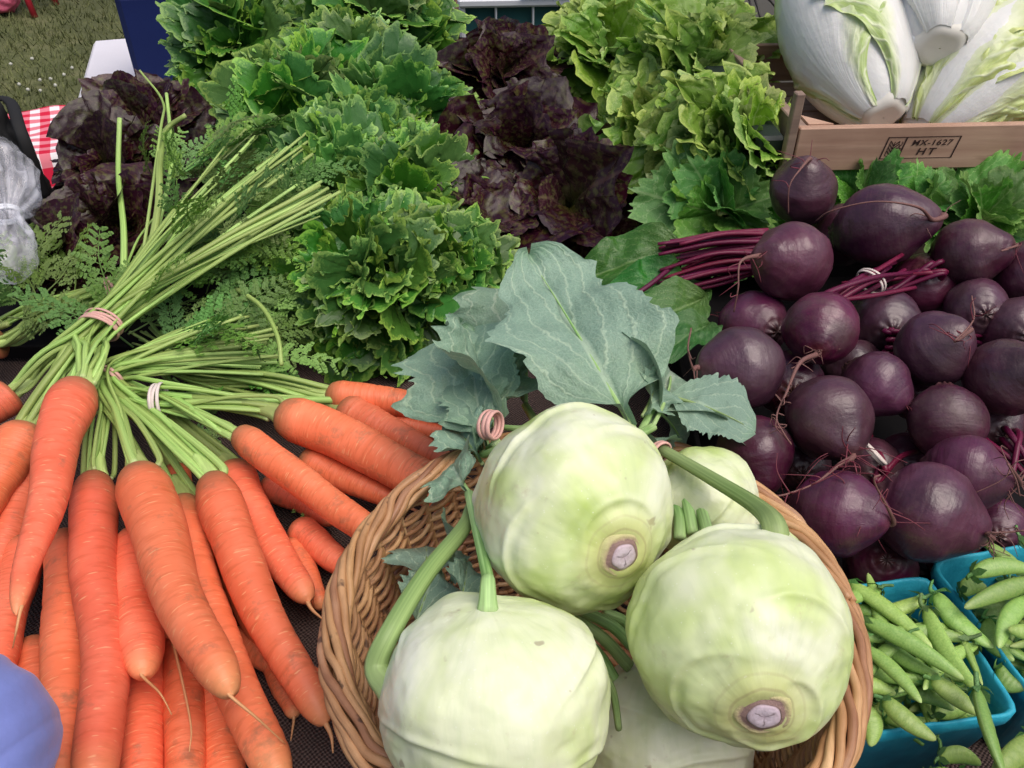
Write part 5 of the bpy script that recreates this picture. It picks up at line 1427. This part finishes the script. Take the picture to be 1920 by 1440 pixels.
def napa(base, top, rad, label, mat, seed, face, leaves, crink=.002):
    base, top = np.asarray(base), np.asarray(top)
    ax = unit(top - base); L = np.linalg.norm(top - base)
    fx = np.asarray(face, float); fx = unit(fx - ax * (fx @ ax)); fy = np.cross(ax, fx)
    t = thing('napa_cabbage', base, label, 'cabbage', 'napa cabbages in the crate')
    prof = lambda v: (.36 + .64 * np.clip(np.sin(np.clip(v / .45, 0, 1) * np.pi / 2), 0, 1) ** .75) * np.where(v > .45, 1 - .45 * np.clip((v - .45) / .55, 0, 1) ** 2.2, 1)
    # heart
    v = np.linspace(0, 1, 30); ph = np.arange(40) / 40 * 2 * np.pi
    rr = prof(v) * rad * .93; rr[-1] = .002
    V = base + (v * L)[:, None, None] * ax + rr[:, None, None] * (np.cos(ph)[None, :, None] * fx + np.sin(ph)[None, :, None] * fy)
    part('heart', V.reshape(-1, 3), grid_faces(30, 40, True)[:, ::-1], M[mat], t, np.stack(np.broadcast_arrays(ph[None] * 0 + .5, v[:, None]), -1).reshape(-1, 2))
    nv, nu = 70, 71
    for k, (a0, sp_) in enumerate(leaves):
        a0 = R(a0)
        v = np.linspace(.0, 1.03, nv); u = np.linspace(-1, 1, nu)
        Vv, U = np.meshgrid(v, u, indexing='ij')
        hs = np.radians(32 + sp_ * sstep(.05, .6, Vv) * (1 + .14 * n1(Vv * 6 + np.sign(U) * 4 + k * 3, k)) + 5 * n1(Vv * 26 + np.sign(U) * 9 + k, k + 2) * sstep(.3, .5, Vv))
        ang = a0 + U * hs
        mg = sstep(.70, 1, np.abs(U)) * sstep(.15, .4, Vv)
        q = np.stack([U * 5 + k * 9, Vv * 9, Vv * 0 + seed], -1)
        rr = prof(np.clip(Vv, 0, 1)) * rad * (.95 + .028 * k) + .0025 * np.exp(-(U / .4) ** 2) * (1 - Vv * .6)
        rr = rr + mg * (.0030 * fbm(q * 1.6, 3, k) + .0030 * np.sin(Vv * 46 + n1(Vv * 8, k) * 5)) + .002 * sstep(.9, 1, np.abs(U)) * mg
        rr = rr + crink * fbm(q * 1.3, 3, k + 4) * sstep(.25, .8, np.abs(U) + .35 * Vv)
        rr = rr - .005 * sstep(.80, 1, np.abs(U)) * (1 - sstep(.1, .35, Vv))
        W = base + (Vv * L)[..., None] * ax + rr[..., None] * (np.cos(ang)[..., None] * fx + np.sin(ang)[..., None] * fy)
        part('leaf', W.reshape(-1, 3), grid_faces(nv, nu), M[mat], t, np.stack([U * .5 + .5, Vv], -1).reshape(-1, 2))
    # cut foot
    q = np.arange(32) / 32 * 2 * np.pi
    pr = [(.46, .09), (.40, .015), (.33, -.012), (.26, -.024), (.22, -.020), (.01, -.018)]
    V = np.array([[base + rad * (p * (1 + .06 * math.sin(5 * x + seed)) * (math.cos(x) * fx + math.sin(x) * fy) + h * 2.2 * ax) for x in q] for p, h in pr])
    part('cut_base', V.reshape(-1, 3), grid_faces(len(pr), 32, True)[:, ::-1], M['napa_cut'], t)
plain('napa_cut', (.88, .85, .76), .6)
napa(PT(1655, 218, .985), PT(1520, -70, 1.10), .0715, 'left napa cabbage, white ribs with lime green crinkled leaf edges', 'napa', 2, camdir(.2, .5, .8), [(170, 50), (105, 45), (-140, 45), (78, 45), (-78, 62), (18, 44)])
napa(PT(1762, 88, .955), PT(1735, -170, 1.10), .072, 'middle napa cabbage, smooth white with its cut base facing the viewer', 'white_napa', 4, camdir(0, .5, .8), [(180, 50), (110, 45), (-110, 45), (55, 40), (-25, 48)], .001)
napa(PT(1728, 262, 1.00), PT(2010, 0, 1.03), .080, 'right napa cabbage, yellowish crinkled leaves, lying diagonally', 'yellow_napa', 7, camdir(.0, .6, .7), [(180, 50), (-120, 45), (100, 45), (-50, 44), (35, 40), (-5, 26)], .006)

# ------------------------------------------------------------------ things behind and at the left edge
def lump(name, c, rad, mat, label, cat, seed, amp=.25, freq=2.0, fold=.0, n=60, scale=(1, 1, 1), parent=None):
    th = np.linspace(0, np.pi, n); ph = np.arange(n * 2) / (n * 2) * 2 * np.pi
    TH, PH = np.meshgrid(th, ph, indexing='ij')
    D = np.stack([np.sin(TH) * np.cos(PH), np.sin(TH) * np.sin(PH), np.cos(TH)], -1)
    rr = 1 + amp * fbm(D * freq + seed * 3.3, 4, seed) + fold * (np.abs(vnoise(D * freq * 2.2 + seed, seed + 8)) - .3)
    V = np.asarray(c) + rad * D * rr[..., None] * np.array(scale)
    o_ = part(name, V.reshape(-1, 3), grid_faces(n, n * 2, True)[:, ::-1], M[mat], parent)
    if parent is None: tag(o_, label, cat)
    return o_
# blue cloth in the near left corner: smooth pillow with a creased hem along its right side
def blue_cloth():
    c = PT(-112, 1425, .455); rad = .0565
    n = 130
    th = np.linspace(0, np.pi, n); ph = np.arange(n * 2) / (n * 2) * 2 * np.pi
    TH, PH = np.meshgrid(th, ph, indexing='ij')
    D = np.stack([np.sin(TH) * np.cos(PH), np.sin(TH) * np.sin(PH), np.cos(TH)], -1)
    rr = 1 + .05 * fbm(D * 1.1 + 4.4, 2, 3)
    right = D @ camdir(1, 0, 0); upv = D @ camdir(0, 1, 0)
    # soft folds sweep down the right side, one sharp crease near the hem
    g = right + .35 * upv + .10 * n1(upv * 3, 4)
    q = (g - .80 + .10 * np.sin(upv * 4))
    crease = -.050 * np.exp(-(np.abs(q) / .045) ** 1.3) + .035 * np.exp(-((q - .10) / .08) ** 2)
    rr = rr + (1 - sstep(.05, .55, upv)) * crease
    st = np.stack([right * 1.5 + upv * 1.0, upv * 4 - right * 3, upv * 0], -1)
    rr = rr + .030 * np.abs(fbm(st + 3.3, 2, 6)) + .003 * fbm(D * 5, 2, 8)
    V = c + rad * D * rr[..., None]
    o_ = part('blue_cloth', V.reshape(-1, 3), grid_faces(n, n * 2, True)[:, ::-1], M['blue_cloth'])
    tag(o_, 'smooth periwinkle blue cloth bundle with a creased hem at the bottom left corner', 'cloth')
blue_cloth()
# black bag
def black_bag():
    c = PT(-10, 300, 1.12)
    t = thing('black_bag', (c[0], c[1], 0), 'black cloth bag at the left edge behind the clear plastic bag', 'bag')
    V, F = box((0, 0, 0), (.16, .09, .30), None, .02)
    nx, nz = 30, 40
    lump('bag_body', c + np.array([-.035, .03, -.05]), .095, 'black_cloth', None, None, 12, .18, 1.8, .2, 50, (.75, .6, 1.35), t)
    tpart('strap', spline([c + np.array([-.05, .02, .05]), PT(8, 185, 1.15), PT(40, 250, 1.10), c + np.array([.05, 0, -.06])], 24), .008, M['black_cloth'], t, 8, .4)
black_bag()
def clear_bag():
    t = thing('plastic_bag', PT(15, 480, .90), 'clear plastic bag twisted into a knot at the left edge', 'bag')
    n, k = 60, 72
    s = np.linspace(0, 1, n); th = np.arange(k) / k * 2 * np.pi
    top, neck, bot = PT(-5, 268, .97), PT(10, 402, .91), PT(0, 515, .88)
    P = spline([top, PT(-2, 335, .94), neck, PT(12, 455, .895), bot], n)
    rp = np.interp(s, [0, .05, .2, .38, .49, .56, .70, .85, 1], [.002, .020, .040, .034, .013, .015, .026, .030, .022])
    T, A, Bv = frames(P)
    S, TH = np.meshgrid(s, th, indexing='ij')
    pl = (.22 * np.sin(TH * 9 + 3 * n1(S * 4, 3)) + .16 * np.sin(TH * 17 + 2)) * np.exp(-((S - .5) / .22) ** 2) + .12 * fbm(np.stack([np.cos(TH) * 2, np.sin(TH) * 2, S * 6], -1), 4, 5)
    rr = rp[:, None] * (1 + pl)
    V = P[:, None] + rr[..., None] * (np.cos(TH)[..., None] * A[:, None] + np.sin(TH)[..., None] * Bv[:, None])
    part('bag_film', V.reshape(-1, 3), grid_faces(n, k, True), M['clear'], t)
    band_rings(t, neck, PT(22, 455, .895) - PT(8, 335, .94), .0145, 2, 'white_plastic', 5, .002)
clear_bag()
def cooler():
    # navy box on the white table
    b0 = PZ(232, 128, 0.0)
    t = thing('navy_cooler', (-.56, 1.80, 0), 'navy blue cooler box behind the curly lettuce', 'cooler')
    c = np.array([-.56, 1.80, 0]); Rz = rotz(R(12))
    V, F = box((c[0], c[1], .11), (.40, .30, .21), Rz, .012)
    part('body', V, F, M['navy_cooler'], t, smooth=False)
    V, F = box((c[0], c[1], .236), (.42, .32, .036), Rz, .012)
    part('lid', V, F, M['navy_cooler'], t, smooth=False)
cooler()
def gingham():
    c = np.array([-1.36, 2.17]); zt = -.265
    t = thing('gingham_table', (c[0], c[1], GZ), 'low stool under a red and white gingham cloth, left of the lettuces', 'stool')
    nx = 50
    x = np.linspace(-.30, .30, nx); X, Y = np.meshgrid(x, x, indexing='ij')
    ov = np.maximum(np.abs(X), np.abs(Y)) - .19
    Z = zt - np.where(ov > 0, ov * 1.6 + .0, 0) + .006 * fbm(np.stack([X * 9, Y * 9, X * 0], -1), 2)
    k = 1 - np.clip(ov, 0, 1) * .8
    P = np.stack([X * k, Y * k, Z], -1) @ rotz(R(24)).T + [c[0], c[1], 0]
    part('cloth', P.reshape(-1, 3), grid_faces(nx, nx)[:, ::-1], M['gingham'], t, np.stack([X / .052, Y / .052], -1).reshape(-1, 2))
    V, F = box((c[0], c[1], zt - .022), (.37, .37, .03), rotz(R(24)), .006)
    part('seat', V, F, M['old_pine'], t, smooth=False)
    for sx in (-1, 1):
        for sy in (-1, 1):
            q = c + (rotz(R(24)) @ np.array([sx * .15, sy * .15, 0]))[:2]
            tpart('leg', [(*q, GZ), (*q, zt - .04)], .016, M['old_pine'], t, 8)
gingham()
def red_chair():
    f = PZ(66, 32, GZ)
    t = thing('red_chair', f, 'small red plastic chair standing on the lawn at the top left', 'chair')
    s = .30
    c = f + np.array([-.17, .14, 0])
    for sx in (-1, 1):
        for sy in (-1, 1):
            top = c + np.array([sx * .13, sy * .12, .27]); bot = c + np.array([sx * .175, sy * .15, 0])
            tpart('leg', [bot, (top + bot) / 2, top], [.026, .026, .03], M['red_plastic'], t, 8, .6)
    V, F = box(c + [0, 0, .285], (.32, .30, .03), None, .012)
    part('seat', V, F, M['red_plastic'], t, smooth=False)
    V, F = box(c + [0, .15, .45], (.30, .03, .22), None, .012)
    part('backrest', V, F, M['red_plastic'], t, smooth=False)
    p = PZ(8, 20, GZ + .02)
    lump('pink_bag', p + np.array([-.02, 0, .06]), .11, 'pink_plastic', 'pink bag lying on the lawn by the red chair', 'bag', 9, .2, 1.6, .1, 30, (1, 1, .7))
red_chair()
def white_box():
    # white framed tray with teal panes, blue upper edge
    a = PT(872, 4, 1.50)
    t = thing('display_box', PT(960, 60, 1.52), 'white box with teal panes and a blue edge behind the red lettuces', 'box')
    c = PT(965, 30, 1.55)
    Rz = rotz(R(4))
    def bx(name, o_, s, m):
        V, F = box(c + Rz @ np.array(o_), s, Rz, .004); return part(name, V, F, M[m], t, smooth=False)
    bx('back_panel', (0, .02, -.10), (.20, .012, .24), 'teal_panel')
    for x in (-.098, -.035, .035, .098):
        bx('upright', (x, .008, -.10), (.012 if abs(x) > .05 else .004, .016, .235), 'white_plastic')
    bx('top_rail', (0, .006, .024), (.212, .024, .016), 'white_plastic')
    bx('edge_strip', (.06, .002, .038), (.10, .03, .010), 'blue_edge')
    bx('foot', (0, .03, -.235), (.21, .10, .03), 'white_plastic')
    V, F = box(PT(862, 20, 1.56) + np.array([0, .02, -.10]), (.022, .022, .26), None, .003)
    tag(part('wooden_post', V, F, M['pine'], None, smooth=False), 'short beige wooden post left of the white and blue box', 'post')
    nx = 20
    X, Y = np.meshgrid(np.linspace(-.5, .5, nx), np.linspace(-.5, .5, nx), indexing='ij')
    p = PT(843, 14, 1.60)
    W = np.stack([p[0] + X * .07, p[1] + .02 * np.sin(X * 5) + Y * .02, p[2] + Y * .11], -1)
    th_ = W + np.array([0, .0015, 0])
    V = np.concatenate([W.reshape(-1, 3), th_.reshape(-1, 3)]); F = np.concatenate([grid_faces(nx, nx), grid_faces(nx, nx, off=nx * nx)[:, ::-1]])
    tag(part('paper_sheet', V, F, M['white_cloth'], None), 'white paper edge showing behind the curly lettuce', 'paper')
white_box()
def back_right():
    c = PT(1420, 40, 1.42)
    V, F = box(c + np.array([0, .06, -.10]), (.22, .14, .30), rotz(R(-6)), .004)
    tag(part('cardboard_box', V, F, M['grey_board'], None, smooth=False), 'grey brown box behind the pale lettuce and the clear wrap', 'box')
    lump('clear_wrap', PT(1412, 85, 1.30), .026, 'clear', 'crumpled clear plastic wrap between the pale lettuce and the cabbages', 'plastic wrap', 15, .45, 2.6, .5, 50, (1, .8, .9))
    V, F = box((cr0[0] - .031, cr0[1] + .145, .115), (.034, .26, .225), rotz(R(3)), .004)
    tag(part('green_bin', V, F, M['green_tray'], None, smooth=False), 'dark green plastic bin wedged beside the cabbage crate', 'bin')
    for i, (p, q) in enumerate((((1403, -10), (1412, 45)), ((1412, -10), (1428, 42)), ((1430, -12), (1462, 22)), ((1462, 25), (1448, 80)))):
        o_ = tpart('wire', [PT(*p, 1.335), (PT(*p, 1.335) + PT(*q, 1.325)) / 2 + [.001, 0, .001], PT(*q, 1.32)], .0022, M['wire'], None, 6)
        tag(o_, ['dark wire left of a close pair above the clear wrap', 'dark wire right of a close pair above the clear wrap', 'slanting dark wire beside the napa cabbage, upper one', 'slanting dark wire beside the napa cabbage, lower one'][i], 'wire', 'wires in front of the grey box')
back_right()
#==END==
